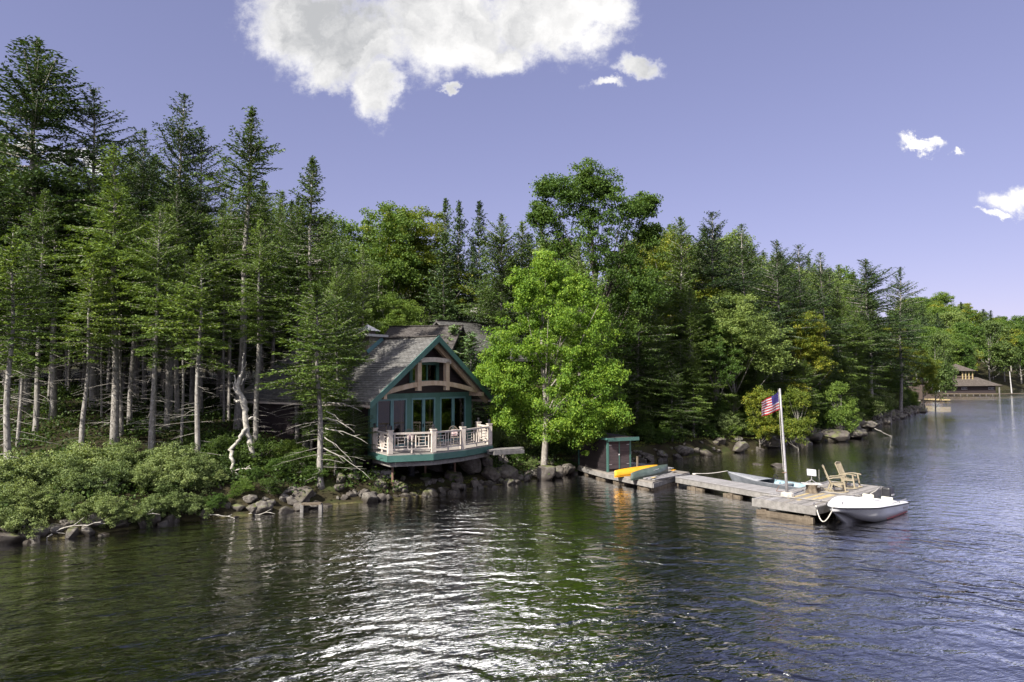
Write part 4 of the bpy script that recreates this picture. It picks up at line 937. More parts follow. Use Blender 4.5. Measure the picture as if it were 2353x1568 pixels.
for (a, b, z0, z1, nm, ml) in ((2.95, 5.15, 5.72, 6.85, 'gable_window', (.36, .58)),):
    fr = MB(); t_ = .12
    hb(fr, a-.1, a+t_, -.05, .1, z0-.1, z1+.1); hb(fr, b-t_, b+.1, -.05, .1, z0-.1, z1+.1); hb(fr, a+t_, b-t_, -.05, .1, z1-t_, z1+.1); hb(fr, a+t_, b-t_, -.05, .1, z0-.1, z0+t_)
    for q in (.30, .60): u = a+(b-a)*q; hb(fr, u-.035, u+.035, -.03, .08, z0+t_, z1-t_)
    f_ = fr.build(nm, M_GREEN, cabin); g_ = MB(); hb(g_, a+t_, b-t_, .02, .04, z0+t_, z1-t_); g_.build('pane', M_GLASS, f_)
v0, v1, z0, z1 = WIN
fr = MB(); hb(fr, -.04, .08, v0, v0+.07, z0, z1); hb(fr, -.04, .08, v1-.07, v1, z0, z1); hb(fr, -.04, .08, v0+.07, v1-.07, z0, z0+.07); hb(fr, -.04, .08, v0+.07, v1-.07, z1-.07, z1)
hb(fr, -.02, .06, (v0+v1)/2-.025, (v0+v1)/2+.025, z0+.07, z1-.07)
for q in (.33, .66): hb(fr, -.015, .055, v0+.07, v1-.07, z0+(z1-z0)*q-.02, z0+(z1-z0)*q+.02)
f_ = fr.build('side_window', M_BLACK, cabin); g_ = MB(); hb(g_, .0, .02, v0+.07, v1-.07, z0+.07, z1-.07); g_.build('pane', M_GLASS, f_)
# roof: two slabs built of overlapping courses
OF, OS = 1.0, .87
def roofside(sg, name='roof_slope', root=cabin, Hf=H, w=W_, zr=ZR, zw=ZW, va=-OF, vb=DEP+.6, os_=OS, m=None, slp=None):
    mb = MB(); hw = w/2; sl = slp or (zr-.25-zw)/(w/2); run = hw+os_; n = 30; L = run*math.hypot(1, sl)
    for i in range(n):
        r0, r1 = run*i/n, run*(i+1)/n*1.0          # from ridge down
        za, zb = zr-sl*r0, zr-sl*r1
        ua, ub = hw+sg*r0, hw+sg*r1
        top = .022
        # lower edge of each course stands proud of the next one
        p = [Hf(ua, va, za), Hf(ua, vb, za), Hf(ub, vb, zb+top), Hf(ub, va, zb+top)]
        q = [Hf(ub, va, zb), Hf(ub, vb, zb)]
        la, lb = L*(1-r0/run), L*(1-r1/run)
        uv = [(va, la), (vb, la), (vb, lb), (va, lb)]
        o = [0, 1, 2, 3] if sg < 0 else [3, 2, 1, 0]
        mb.add(p, [tuple(o)], [[uv[k] for k in o]])
        mb.add([p[3], p[2], q[1], q[0]], [(0, 1, 2, 3) if sg < 0 else (3, 2, 1, 0)], [[(va, lb), (vb, lb), (vb, lb), (va, lb)]])
    th = .16; lo = [Hf(hw, va, zr-th), Hf(hw, vb, zr-th), Hf(hw+sg*run, vb, zr-sl*run-th), Hf(hw+sg*run, va, zr-sl*run-th)]
    mb.add(lo, [(3, 2, 1, 0) if sg < 0 else (0, 1, 2, 3)]); a, b, c, d = lo
    e0, e1, e2, e3 = Hf(hw, va, zr), Hf(hw, vb, zr), Hf(hw+sg*run, vb, zr-sl*run), Hf(hw+sg*run, va, zr-sl*run)
    for s_ in ((a, d, e3, e0), (c, b, e1, e2), (d, c, e2, e3)): mb.quad(*s_)
    return mb.build(name, m or M_ROOF, root)
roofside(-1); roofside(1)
rc = MB(); rc.beam(H(W_/2, -OF-.01, ZR+.03), H(W_/2, DEP+.6, ZR+.03), .30, .06); rc.build('ridge_cap', M_ROOFD, cabin)
sl_ = slope
for sg in (-1, 1):                                # green bargeboards, pale soffit edge, timber rafter behind
    run = W_/2+OS
    bb = MB(); a, b = H(W_/2+sg*.0, -OF-.03, ZR-.10), H(W_/2+sg*run, -OF-.03, ZR-.10-sl_*run)
    n_ = 1
    pts = [(0, ZR+.03), (run+.05, ZR+.03-sl_*(run+.05)), (run+.05, ZR-.30-sl_*(run+.05)), (0, ZR-.34)]
    vs = [H(W_/2+sg*u, v, z) for v in (-OF-.06, -OF-.003) for u, z in pts]
    fs = [(0, 1, 2, 3), (7, 6, 5, 4), (0, 4, 5, 1), (1, 5, 6, 2), (2, 6, 7, 3)]
    bb.add(vs, fs if sg < 0 else [f[::-1] for f in fs]); bb.build('bargeboard', M_GREEN, cabin)
    rf = MB(); rf.beam(H(W_/2+sg*.12, -.58, ZR-.42), H(W_/2+sg*(run-.12), -.58, ZR-.42-sl_*(run-.24)), .2, .24, up=(0, 0, 1)); rf.build('rafter', M_TIMBER, cabin)
    se = MB(); se.beam(H(W_/2+sg*(run-.02), -OF+.02, ZR-.19-sl_*run), H(W_/2+sg*(run-.02), DEP+.6, ZR-.19-sl_*run), .04, .14); se.build('eave_board', M_RAIL, cabin)
    so = MB(); so.beam(H(W_/2+sg*4.02, -1.0, ZW-.12), H(W_/2+sg*4.02, .0, ZW-.12), .22, .24); so.build('outrigger', M_TIMBER, cabin)
def arch(u0, u1, z0, z1, h, v, th, n=14):
    rows = []
    for i in range(n+1):
        t = i/n; u = u0+(u1-u0)*t; zc = z0+(z1-z0)*math.sin(PI*t)
        rows.append([H(u, v-th/2, zc-h/2), H(u, v+th/2, zc-h/2), H(u, v+th/2, zc+h/2), H(u, v-th/2, zc+h/2)])
    mb = MB(); mb.grid(rows, closed=True); mb.add(rows[0], [(0, 1, 2, 3)]); mb.add(rows[-1], [(3, 2, 1, 0)]); return mb
arch(.45, 7.9, 5.22, 5.70, .26, -.58, .16).build('curved_beam', M_TIMBER, cabin)
arch(2.75, 5.6, 6.93, 7.02, .26, -.58, .22, 8).build('collar_beam', M_RAIL, cabin)
for u in (2.97, 5.31):
    pb = MB(); hb(pb, u-.15, u+.15, -.69, -.47, 5.28, 6.93); pb.build('king_post', M_TIMBER, cabin)
# chimney of stacked stone with slab and metal hood: stands through the left slope
ch = MB(); hb(ch, 2.9, 4.05, 3.35, 4.75, 6.4, 8.42); cho = ch.build('chimney', M_STONE, cabin)
cs = MB(); hb(cs, 2.7, 4.25, 3.15, 4.95, 8.42, 8.56); cs.build('slab', M_SLAB, cho)
cf = MB(); hb(cf, 3.2, 3.8, 3.8, 4.5, 8.56, 8.8); cf.build('flue', M_BROWN, cho)
hd = MB(); ap = H(3.5, 4.15, 9.2); cc = [H(2.95, 3.6, 8.8), H(4.05, 3.6, 8.8), H(4.05, 4.7, 8.8), H(2.95, 4.7, 8.8)]
hd.add(cc+[ap], [(0, 1, 4), (1, 2, 4), (2, 3, 4), (3, 0, 4), (3, 2, 1, 0)]); hd.build('hood', M_METAL, cho)
cg = MB(); cg.beam(H(2.75, 3.31, ZR-sl_*1.4+.12), H(3.95, 3.31, ZR-sl_*.2+.12), .06, .28); cg.build('green_flashing', M_GREENB, cho)

# deck with its faceted edge, rails, green fascia and steel posts
DP = [Vector(p) for p in ((-7.42, 35.75, 0), (-6.05, 33.65, 0), (-3.95, 34.5, 0), (-2.5, 36.15, 0), (-1.12, 38.75, 0), (-1.9, 40.5, 0), (-2.55, 42.3, 0))]
deck = MB(); deck.prism([(p.x, p.y) for p in DP[:-1]]+[tuple(H(W_, -.02, 0))[:2], tuple(H(0, -.02, 0))[:2]], ZD-.07, ZD); dk = deck.build('deck', M_DECKF, cabin)
for a, b in zip(DP[:5], DP[1:6]):
    fa = MB(); n_ = (b-a).normalized(); o_ = Vector((n_.y, -n_.x, 0))*.03
    fa.beam(a+o_+Vector((0, 0, ZD-.23)), b+o_+Vector((0, 0, ZD-.23)), .05, .31, e=.0); fa.build('fascia', M_GREEN, dk)
    un = MB(); ci = Vector((-4.5, 38.5, 0)); a2, b2 = a+(ci-a)*.06, b+(ci-b)*.06
    un.beam(a2+Vector((0, 0, ZD-.55)), b2+Vector((0, 0, ZD-.55)), .1, .2); un.build('under_beam', M_GREYW, dk)
def rpost(p, nm='rail_post', h=1.12, w=.235):
    mb = MB(); mb.box((p.x, p.y, ZD+h/2+.002), (w, w, h), R(30)); mb.box((p.x, p.y, ZD+h+.02), (w+.05, w+.05, .05), R(30)); return mb.build(nm, M_RAIL, cabin)
inn = [p+(Vector((-4.6, 38.6, 0))-p).normalized()*.16 for p in DP[:6]]; inn[0] = Vector((-7.1, 35.5, 0)); inn[5] = Vector((-1.98, 40.35, 0))
for p in inn: rpost(p)
for a, b in zip(inn[:-1], inn[1:]):
    L = (b-a).length; d = (b-a)/L; rl = MB(); Z = lambda q, z: a+d*q+Vector((0, 0, z))
    q0, q1 = .12, L-.12
    rl.beam(Z(q0, ZD+.98), Z(q1, ZD+.98), .11, .09); rl.beam(Z(q0, ZD+.20), Z(q1, ZD+.20), .08, .07)
    rl.beam(Z(L/2, ZD+.004), Z(L/2, ZD+.17), .08, .08, up=(1, 0, 0))
    npan = 2 if L > 1.6 else 1; uu = (q1-q0)/npan
    bars = [L/2] if npan == 2 else []
    for k in range(npan):
        s0 = q0+uu*k; bars += [s0+uu*.12, s0+uu*.80] if k == 0 else [s0+uu*.20, s0+uu*.88]
        fa_, fb_ = (s0+uu*.12, s0+uu*.80) if k == 0 else (s0+uu*.20, s0+uu*.88)
        w2 = fb_-fa_
        for zz in (.34, .80): rl.beam(Z(fa_, ZD+zz), Z(fb_, ZD+zz), .035, .035)
        for x_ in (.25, .75): rl.beam(Z(fa_+w2*x_, ZD+.34), Z(fa_+w2*x_, ZD+.80), .03, .03, up=(1, 0, 0))
        for zz in (.49, .65): rl.beam(Z(fa_+w2*.25, ZD+zz), Z(fa_+w2*.75, ZD+zz), .03, .03)
    for q in bars: rl.beam(Z(q, ZD+.23), Z(q, ZD+.94), .055, .055, up=(1, 0, 0))
    rl.build('railing', M_RAIL, cabin)
for i, (px, py, z) in enumerate(((902, 1112, .62), (977, 1100, .5), (1045, 1086, .7), (1120, 1070, .8))):
    p = onz(px, py, z); sp_ = MB(); sp_.tube([(p.x, p.y, z-.1), (p.x, p.y, ZD-.6)], .06, 8); sp_.box((p.x, p.y, ZD-.62), (.2, .2, .14), R(30)); sp_.build('steel_post', M_RUST, cabin)
for (px, Y) in ((858, 36.4), (945, 37.6), (1036, 40.0)):
    p = at(px, 1030, Y); sp_ = MB(); g_ = gz1(p.x, p.y)
    k = 16; sp_.tube([(p.x, p.y, g_-.2+(ZD-.3-g_+.2)*i/k) for i in range(k+1)], [.22 if i % 2 else .19 for i in range(k+1)], 12); sp_.build('black_pier', M_BLACK, cabin)
p = onz(868, 1092, .9); cb_ = MB(); cb_.box((p.x, p.y, .85), (1.3, .7, .6), R(25)); tag(cb_.build('concrete_block', M_CONC, bevel=.02, loc=(p.x, p.y, .55)), 'pale concrete block on the rubble left under the deck', 'footing')
# dark posts under the house body
for u, v in ((.6, 1.5), (4, 1.5), (7.6, 1.5), (.6, 5), (7.6, 5)):
    q = H(u, v, 0); g_ = gz1(q.x, q.y)
    if g_ < ZD-.5: pp = MB(); pp.tube([(q.x, q.y, g_-.3), (q.x, q.y, ZD-.3)], .14, 8); pp.build('pier', M_BLACK, cabin)
# lanterns on the rail posts
LN = ['on the leftmost rail post by the cabin corner', 'on the left front corner post of the deck', 'on the middle front rail post of the deck', 'on the right front rail post of the deck', 'on the far right corner post of the deck', 'on the post nearest the right cabin wall']
for p, w in zip(inn, LN):
    r_ = thing('lantern', (p.x, p.y, ZD+1.165), 'small black lantern '+w, 'lantern', 'lanterns on the deck rail posts'); z = ZD+1.165
    a = MB(); a.tube([(p.x, p.y, z), (p.x, p.y, z+.03)], .085, 10); a.tube([(p.x, p.y, z+.03), (p.x, p.y, z+.17)], .065, 10, mi=1); a.build('lamp_body', [M_BLACK, M_BLACK], r_)
    a = MB(); a.tube([(p.x, p.y, z+.17), (p.x, p.y, z+.20), (p.x, p.y, z+.24)], [.10, .08, .02], 10); a.build('lamp_cap', M_BLACK, r_)
# round-backed cane chairs on the deck, facing the water
def cane_chair(x, y, face, label):
    r_ = thing('cane_chair', (x, y, ZD+.003), label, 'chair', 'round backed chairs on the deck')
    f = Vector((math.cos(face), math.sin(face), 0)); s = Vector((-f.y, f.x, 0)); O = Vector((x, y, ZD+.003)); up = Vector((0, 0, 1))
    def P(a, b, c): return O+f*a+s*b+up*c
    a = MB(); a.tube([P(.28*math.cos(t), .28*math.sin(t), .43) for t in [i*PI/8 for i in range(17)]], .022, 6); a.prism([tuple(P(.27*math.cos(i*PI/8), .27*math.sin(i*PI/8), 0))[:2] for i in range(16)], ZD+.42, ZD+.45); a.build('seat', M_WICKER, r_)
    b = MB(); rim = [P(-.24-.12*math.sin(t)*1.0, .36*math.cos(t), .45+.58*math.sin(t)) for t in [i*PI/14 for i in range(15)]]; b.tube(rim, .02, 6)
    for q in rim[1:-1:1]: b.tube([P(-.22, 0, .45), q], .008, 4)
    b.build('backrest', M_WICKER, r_)
    for ax, by in ((.2, .2), (.2, -.2), (-.2, .2), (-.2, -.2)):
        l = MB(); l.tube([P(ax, by, .43), P(ax*1.15, by*1.15, 0)], .018, 6); l.build('leg', M_WICKER, r_)
    c = MB(); c.beam(P(-.17, -.2, .66), P(-.17, .2, .66), .13, .36, up=(f*-.25+up)); c.build('cushion', M_PILLOW, r_, bevel=.04)
    return r_
for (px, Y, lb) in ((945, 36.0, 'round backed cane chair with cushion behind the left rail panel'), (1000, 37.4, 'round backed cane chair behind the middle lantern post'), (1047, 38.3, 'round backed cane chair with cushion in front of the right glass door')):
    p = at(px, 1000, Y); cane_chair(p.x, p.y, math.atan2(-.8, .45), lb)

# the bigger house behind: two roofs above the cabin ridge
house = thing('back_house', (-3, 54, 3), 'larger grey roofed house half hidden behind the cabin ridge', 'house')
def roofblock(name, pA, pB, half, zr, sl, m, root, down=None):
    """gabled block with its ridge from pA to pB"""
    A, B = Vector((*pA, 0)), Vector((*pB, 0)); d = (B-A).normalized(); n_ = Vector((-d.y, d.x, 0)); L = (B-A).length
    Hf = lambda u, v, z: A+n_*(u-half)+d*v+Vector((0, 0, z))
    for sg in (-1, 1): roofside(sg, name, root, Hf, 2*half, zr, zr-.25-sl*half, -.4, L+.4, .6, m, sl)
    w = MB(); zt = zr-sl*half-.2
    p = [A-n_*(half-.3)+d*.3, B-n_*(half-.3)-d*.3, B+n_*(half-.3)-d*.3, A+n_*(half-.3)+d*.3]; w.prism([(q.x, q.y) for q in p], 1.5, zt)
    for E in (A+d*.3, B-d*.3):
        w.add([E-n_*(half-.3)+Vector((0, 0, zt)), E+n_*(half-.3)+Vector((0, 0, zt)), E+Vector((0, 0, zr-.3))], [(0, 1, 2), (2, 1, 0)][:1])
    w.build('wall', M_SIDING, root)
    rc_ = MB(); rc_.beam(A-d*.42+Vector((0, 0, zr+.03)), B+d*.42+Vector((0, 0, zr+.03)), .3, .06); rc_.build('ridge_cap', M_ROOFD, root)
a_, b_ = at(1012, 737, 56), at(1150, 731, 60); roofblock('roof_slope', (a_.x, a_.y), (b_.x, b_.y), 4.6, a_.z, .62, M_ROOF, house)
a_, b_ = at(907, 751, 52), at(1052, 757, 51); roofblock('roof_slope', (a_.x, a_.y), (b_.x, b_.y), 3.4, a_.z, .68, M_ROOFD, house)
p = at(1092, 735, 58); z = p.z
dsh = thing('satellite_dish', (p.x, p.y, z), 'grey satellite dish on the ridge of the house behind', 'satellite dish')
m_ = MB(); m_.tube([(p.x, p.y, z-.1), (p.x, p.y, z+.45)], .04, 8); m_.build('mast', M_METAL, dsh)
D_ = MB(); c = Vector((p.x-.05, p.y-.12, z+.62)); nn = Vector((-.45, -.8, .3)).normalized(); e1 = nn.cross(Vector((0, 0, 1))).normalized(); e2 = e1.cross(nn)
rows = [[c+nn*(.12*(k/4)**2)+e1*(.36*k/4*math.cos(t))+e2*(.36*k/4*math.sin(t)) for t in [i*PI/10 for i in range(20)]] for k in range(5)]; D_.grid(rows, closed=True); D_.build('dish', M_GREYW, dsh, True, solid=.02)
A_ = MB(); A_.tube([c-e2*.3, c+nn*.45-e2*.1], .015, 6); A_.box(tuple(c+nn*.45-e2*.1), (.1, .08, .08)); A_.build('feed_arm', M_METAL, dsh)

# plank walk between the deck and the maple
pa, pb = onz(1122, 1036, 2.0), onz(1192, 1032, 1.95)
pw = MB(); 
for k in range(3): pw.beam(pa+Vector((.1*k, .34*k, 0)), pb+Vector((.1*k, .34*k, 0)), .3, .08)
pw.beam(pa+Vector((.1, .3, -.15)), pb+Vector((.1, .3, -.15)), .7, .2)
tag(pw.build('plank_walk', M_GREYW, loc=tuple(pa)), 'grey plank walk leading from the deck to the bank', 'walkway')

# ------------------------------------------------------------------ shed and its platform
ZP = .47
PL = [(4.05, 43.9), (5.35, 40.3), (7.45, 36.5), (8.9, 38.6), (10.4, 40.4), (8.1, 43.4), (6.6, 45.4)]
plat = thing('shed_platform', (7, 40, 0), 'old wooden platform carrying the shed and two canoes', 'dock')
m_ = MB(); m_.prism(PL, ZP-.07, ZP); m_.build('planking', M_DOCKD, plat)
m_ = MB()
for a, b in zip(PL, PL[1:]+PL[:1]): m_.beam((*a, ZP-.19), (*b, ZP-.19), .10, .23)
m_.build('edge_beam', M_GREYW, plat)
for i, (x, y) in enumerate(((5.5, 40.3), (6.3, 38.8), (7.35, 36.9), (8.8, 38.5), (10.1, 40.3), (5.0, 42.4))):
    m_ = MB(); g_ = max(gz1(x, y), -2.5)
    for k in range(2): m_.beam((x-.5, y+.15+.5*k, -.02), (x+.5, y+.15+.5*k, -.02), .22, .22)
    m_.beam((x, y+.4, g_-.1), (x, y+.4, ZP-.31), .25, .25, up=(1, 0, 0)); m_.build('crib_log', M_LOG, plat)
lo = MB(); lo.beam((7.5, 36.75, .04), (8.95, 38.6, .04), .18, .2); lo.build('low_beam', M_LOG, plat)
px_, py_ = (8.3, 38.0), (10.3, 39.3)
# light grey gangboards over the platform end
gb = MB()
for k in range(3): gb.beam(Vector((7.6, 37.05, ZP+.06))+Vector((-.19, .2, 0))*k, Vector((9.6, 39.0, ZP+.06))+Vector((-.19, .2, 0))*k, .2, .05)
tag(gb.build('gangboard', M_DOCK, loc=(7.6, 37, ZP)), 'pale grey boards laid across the platform beside the paddle', 'boards')
bw = MB()
for k in range(4): bw.beam(Vector((6.9, 44.7, ZP+.02))+Vector((.2, .12, 0))*k, Vector((9.2, 41.6, ZP+.02))+Vector((.2, .12, 0))*k, .2, .05)
tag(bw.build('back_walkway', M_DOCK, loc=(8, 43, ZP)), 'grey board walk running behind the shed to the shore', 'walkway')

shed = thing('dock_shed', (5.6, 40.3, ZP), 'small dark red shed with green trim and double doors on the platform', 'shed')
SO = Vector((5.62, 40.35, ZP+.004)); SU = Vector((.90, .436, 0)); SV = Vector((-.40, .917, 0)); SWI, SDE, SHh = 1.62, 3.5, 1.93
def S(u, v, z): return SO+SU*u+SV*v+Vector((0, 0, z))
def sb(mb, u0, u1, v0, v1, z0, z1, zf=None):
    c = [S(u, v, z) for z in (z0, z1) for u, v in ((u0, v0), (u1, v0), (u1, v1), (u0, v1))]
    fs = [(3, 2, 1, 0), (4, 5, 6, 7), (0, 1, 5, 4), (1, 2, 6, 5), (2, 3, 7, 6), (3, 0, 4, 7)]
    uvs = [[(u0, v0), (u0, v1), (u1, v1), (u1, v0)], [(u0, v0), (u1, v0), (u1, v1), (u0, v1)]]+[[(a0, z0), (a1, z0), (a1, z1), (a0, z1)] for a0, a1 in ((u0, u1), (v0, v1), (u1, u0), (v1, v0))]
    mb.add(c, fs, uvs)
m_ = MB(); sb(m_, 0, SWI, .04, SDE, 0, SHh-.02); m_.build('wall', M_SHEDS, shed)
m_ = MB(); sb(m_, -.13, SWI+.35, -.35, SDE+.2, SHh, SHh+.05); m_.build('roof', M_ROOFD, shed)
m_ = MB(); sb(m_, -.16, SWI+.38, -.38, -.35, SHh-.12, SHh+.08); sb(m_, -.16, -.13, -.35, SDE+.2, SHh-.06, SHh+.06); m_.build('roof_trim', M_GREEN, shed)
m_ = MB()
for u, v in ((-.03, 0), (SWI-.08, 0), (-.03, SDE-.09)): sb(m_, u, u+.11, v-.012, v+.11, 0, SHh-.03)
sb(m_, .08, SWI-.08, -.012, .1, SHh-.12, SHh-.03); m_.build('corner_board', M_GREEN, shed)
for (a, b) in ((.10, SWI/2-.035), (SWI/2+.035, SWI-.10)):
    m_ = MB(); sb(m_, a, b, .0, .038, .16, SHh-.14); d_ = m_.build('door', M_SHEDD, shed)
    h_ = MB(); q = a if a < .5 else b-.18
    for z in (.4, SHh-.4): sb(h_, q, q+.18, -.012, .0, z, z+.04)
    h_.build('hinge', M_METAL, d_)
m_ = MB(); sb(m_, SWI/2-.035, SWI/2+.035, -.02, .038, .14, SHh-.13); m_.build('door_strip', M_GREEN, shed)
m_ = MB(); sb(m_, SWI/2-.06, SWI/2-.0, -.05, -.02, .95, 1.03); m_.build('latch', M_WHITE, shed)
m_ = MB(); sb(m_, -.10, -.035, 1.95, 2.25, SHh-.52, SHh-.48); sb(m_, -.12, -.035, 2.0, 2.05, SHh-.5, SHh-.36); m_.build('wall_light', M_WHITE, shed)
m_ = MB(); m_.tube([(7.45, 41.0, ZP-.5), (7.47, 41.0, ZP+.85)], .07, 7); tag(m_.build('mooring_post', M_LOG, loc=(7.45, 41, 0)), 'short brown post standing right behind the shed corner', 'post')

# ------------------------------------------------------------------ walkway, float, ropes
ZK = .52
walk = thing('dock_walkway', (11, 36, 0), 'long narrow grey walkway from the platform to the end float', 'dock')
WA, WB_ = Vector((9.05, 38.2, 0)), Vector((12.85, 31.9, 0)); wd = (WB_-WA).normalized(); wn = Vector((-wd.y, wd.x, 0))*1.42
WL = (WB_-WA).length
m_ = MB()
vs = [WA+Vector((0, 0, ZK)), WB_+Vector((0, 0, ZK)), WB_+wn+Vector((0, 0, ZK)), WA+wn+Vector((0, 0, ZK))]
lo = [v-Vector((0, 0, .05)) for v in vs]
m_.add(lo+vs, [(3, 2, 1, 0), (4, 5, 6, 7), (0, 1, 5, 4), (1, 2, 6, 5), (2, 3, 7, 6), (3, 0, 4, 7)], [[(0, 0)]*4, [(0, 0), (0, WL), (1.42, WL), (1.42, 0)], [(0, 0), (WL, 0), (WL, .05), (0, .05)], [(0, 0), (1.4, 0), (1.4, .05), (0, .05)], [(0, 0), (WL, 0), (WL, .05), (0, .05)], [(0, 0), (1.4, 0), (1.4, .05), (0, .05)]])
m_.build('planking', M_DOCK, walk)
m_ = MB(); o1 = wn.normalized()*.06
m_.beam(WA+o1+Vector((0, 0, ZK-.19)), WB_+o1+Vector((0, 0, ZK-.19)), .08, .27); m_.beam(WA+wn-o1+Vector((0, 0, ZK-.19)), WB_+wn-o1+Vector((0, 0, ZK-.19)), .08, .27)
m_.beam(WA+wd*.05+Vector((0, 0, ZK-.19)), WA+wd*.05+wn+Vector((0, 0, ZK-.19)), .08, .27, e=-.1); m_.build('side_beam', M_GREYW, walk)
for t in (.46, .12):
    p = WA+wd*(WL*t); m_ = MB(); m_.beam(p+wn*.06+Vector((0, 0, .02)), p+wn*.06+wd*1.1+Vector((0, 0, .02)), .18, .16); m_.beam(p-wn*.05+wd*.5+Vector((0, 0, .0)), p+wn+wd*.5+Vector((0, 0, .0)), .3, .3); m_.build('crib_log', M_LOG, walk)
flo = thing('end_float', (14.5, 32, 0), 'wide weathered platform at the end of the dock', 'dock')
FA, FB = Vector((12.62, 28.75, 0)), Vector((18.35, 33.9, 0)); fd = (FB-FA).normalized(); fn = Vector((-fd.y, fd.x, 0)); FL, FW = (FB-FA).length, 2.75
def FP(a, b, z): return FA+fd*a+fn*b+Vector((0, 0, z))
ZF = .62
def fbox(mb, a0, a1, b0, b1, z0, z1, mi=0):
    c = [FP(a, b, z) for z in (z0, z1) for a, b in ((a0, b0), (a1, b0), (a1, b1), (a0, b1))]
    fs = [(3, 2, 1, 0), (4, 5, 6, 7), (0, 1, 5, 4), (1, 2, 6, 5), (2, 3, 7, 6), (3, 0, 4, 7)]
    mb.add(c, fs, [[(a0, b0), (a0, b1), (a1, b1), (a1, b0)], [(a0, b0), (a1, b0), (a1, b1), (a0, b1)]]+[[(0, z0), (1, z0), (1, z1), (0, z1)]]*4, mi)
rb = random.Random(4); nb = 17
for half in (0, 1):                               # boards run along the float; two bays parted by a joint
    m_ = MB(); a0, a1 = (0.02, 3.62) if half == 0 else (3.65, FL-.02)
    for k in range(nb):
        b0 = FW*k/nb; mi = rb.choice([0, 0, 0, 1, 1, 2]) if half == 0 else rb.choice([0, 0, 0, 2])
        if half == 0 and k in (4, 5, 7, 10): mi = 3
        cut = a0+rb.uniform(.6, 2.4) if half == 0 and mi == 3 else a0
        if cut > a0: fbox(m_, a0, cut-.01, b0+.006, b0+FW/nb-.006, ZF-.045, ZF, 0)
        fbox(m_, cut, a1, b0+.006, b0+FW/nb-.006, ZF-.045, ZF+rb.uniform(0, .006), mi)
    m_.build('planking', [M_DOCKR, M_DOCK, M_DOCKD, M_YBOARD], flo)
m_ = MB(); fbox(m_, -.06, 0, -.05, FW+.05, ZF-.33, ZF+.012); fbox(m_, FL, FL+.06, -.05, FW+.05, ZF-.33, ZF+.012); fbox(m_, 0, FL, -.055, 0, ZF-.33, ZF-.01); fbox(m_, 0, FL, FW, FW+.055, ZF-.33, ZF-.01); fbox(m_, .3, FL-.1, .2, FW-.2, ZF-.28, ZF-.06)
m_.build('side_beam', M_GREYW, flo)
m_ = MB(); m_.beam(FP(.12, .12, .07), FP(.12, FW-.1, .07), .18, .15); fbox(m_, .06, .3, .25, .5, -.4, .30); fbox(m_, .06, .3, 2.2, 2.45, -.4, .30); m_.beam(FP(2.6, .3, .05), FP(2.6, FW-.3, .05), .2, .15)
m_.build('crib_log', M_LOG, flo)
for (a0, b0, a1, b1, lb) in ((1.55, -.35, .92, FW+.1, 'long thin pole lying across the near end of the float'), (4.05, -.25, 3.6, FW-.55, 'long thin pole lying across the middle of the float')):
    m_ = MB(); m_.tube([FP(a0, b0, ZF+.04), FP((a0+a1)/2, (b0+b1)/2, ZF+.045), FP(a1, b1, ZF+.04)], .028, 7); tag(m_.build('pole', M_GREYW, loc=tuple(FP(a0, b0, ZF))), lb, 'pole')
for i, (a, b) in enumerate(((.45, .25), (1.35, .35), (FL-.3, .1))):
    m_ = MB(); q = FP(a, b, ZF+.004); m_.tube([q, q+Vector((0, 0, .05))], .03, 8); m_.tube([q+fd*-.09+Vector((0, 0, .06)), q+fd*.09+Vector((0, 0, .06))], .018, 6)
    tag(m_.build('dock_cleat', M_METAL, loc=tuple(q)), ['black cleat at the near corner of the float', 'black cleat beside the near pole on the float', 'cleat at the far right corner of the float'][i], 'cleat')
# flagpole with halyard and flag
pb_ = FP(1.02, FW-.12, ZF); pb_ = onz(1809, 1141, ZF); tipp = at(1791.8, 893, pb_.y)
fp = thing('flagpole', tuple(pb_), 'leaning weathered wooden flagpole in a stone block on the float', 'flagpole')
m_ = MB(); m_.tube([pb_+(tipp-pb_)*t for t in (0, .25, .5, .75, 1)], [.07, .062, .055, .048, .04], 10); m_.build('pole', M_METAL, fp, True)
m_ = MB(); m_.tube([pb_+Vector((0, 0, .004)), pb_+Vector((0, 0, .14)), pb_+Vector((0, 0, .2))], [.30, .28, .20], 10); m_.build('stone_base', M_CONC, fp)
m_ = MB(); h0 = pb_+(tipp-pb_)*.24+Vector((-.11, -.03, 0)); h1 = tipp+Vector((-.07, 0, -.05)); m_.tube([h0, h0+(h1-h0)*.5+Vector((-.02, 0, 0)), h1], .008, 5); m_.build('halyard', M_ROPE, fp)
m_ = MB(); q = pb_+(tipp-pb_)*.22; m_.tube([q+Vector((-.18, -.05, 0)), q+Vector((.03, -.05, 0))], .02, 6); m_.build('cleat', M_RUST, fp)
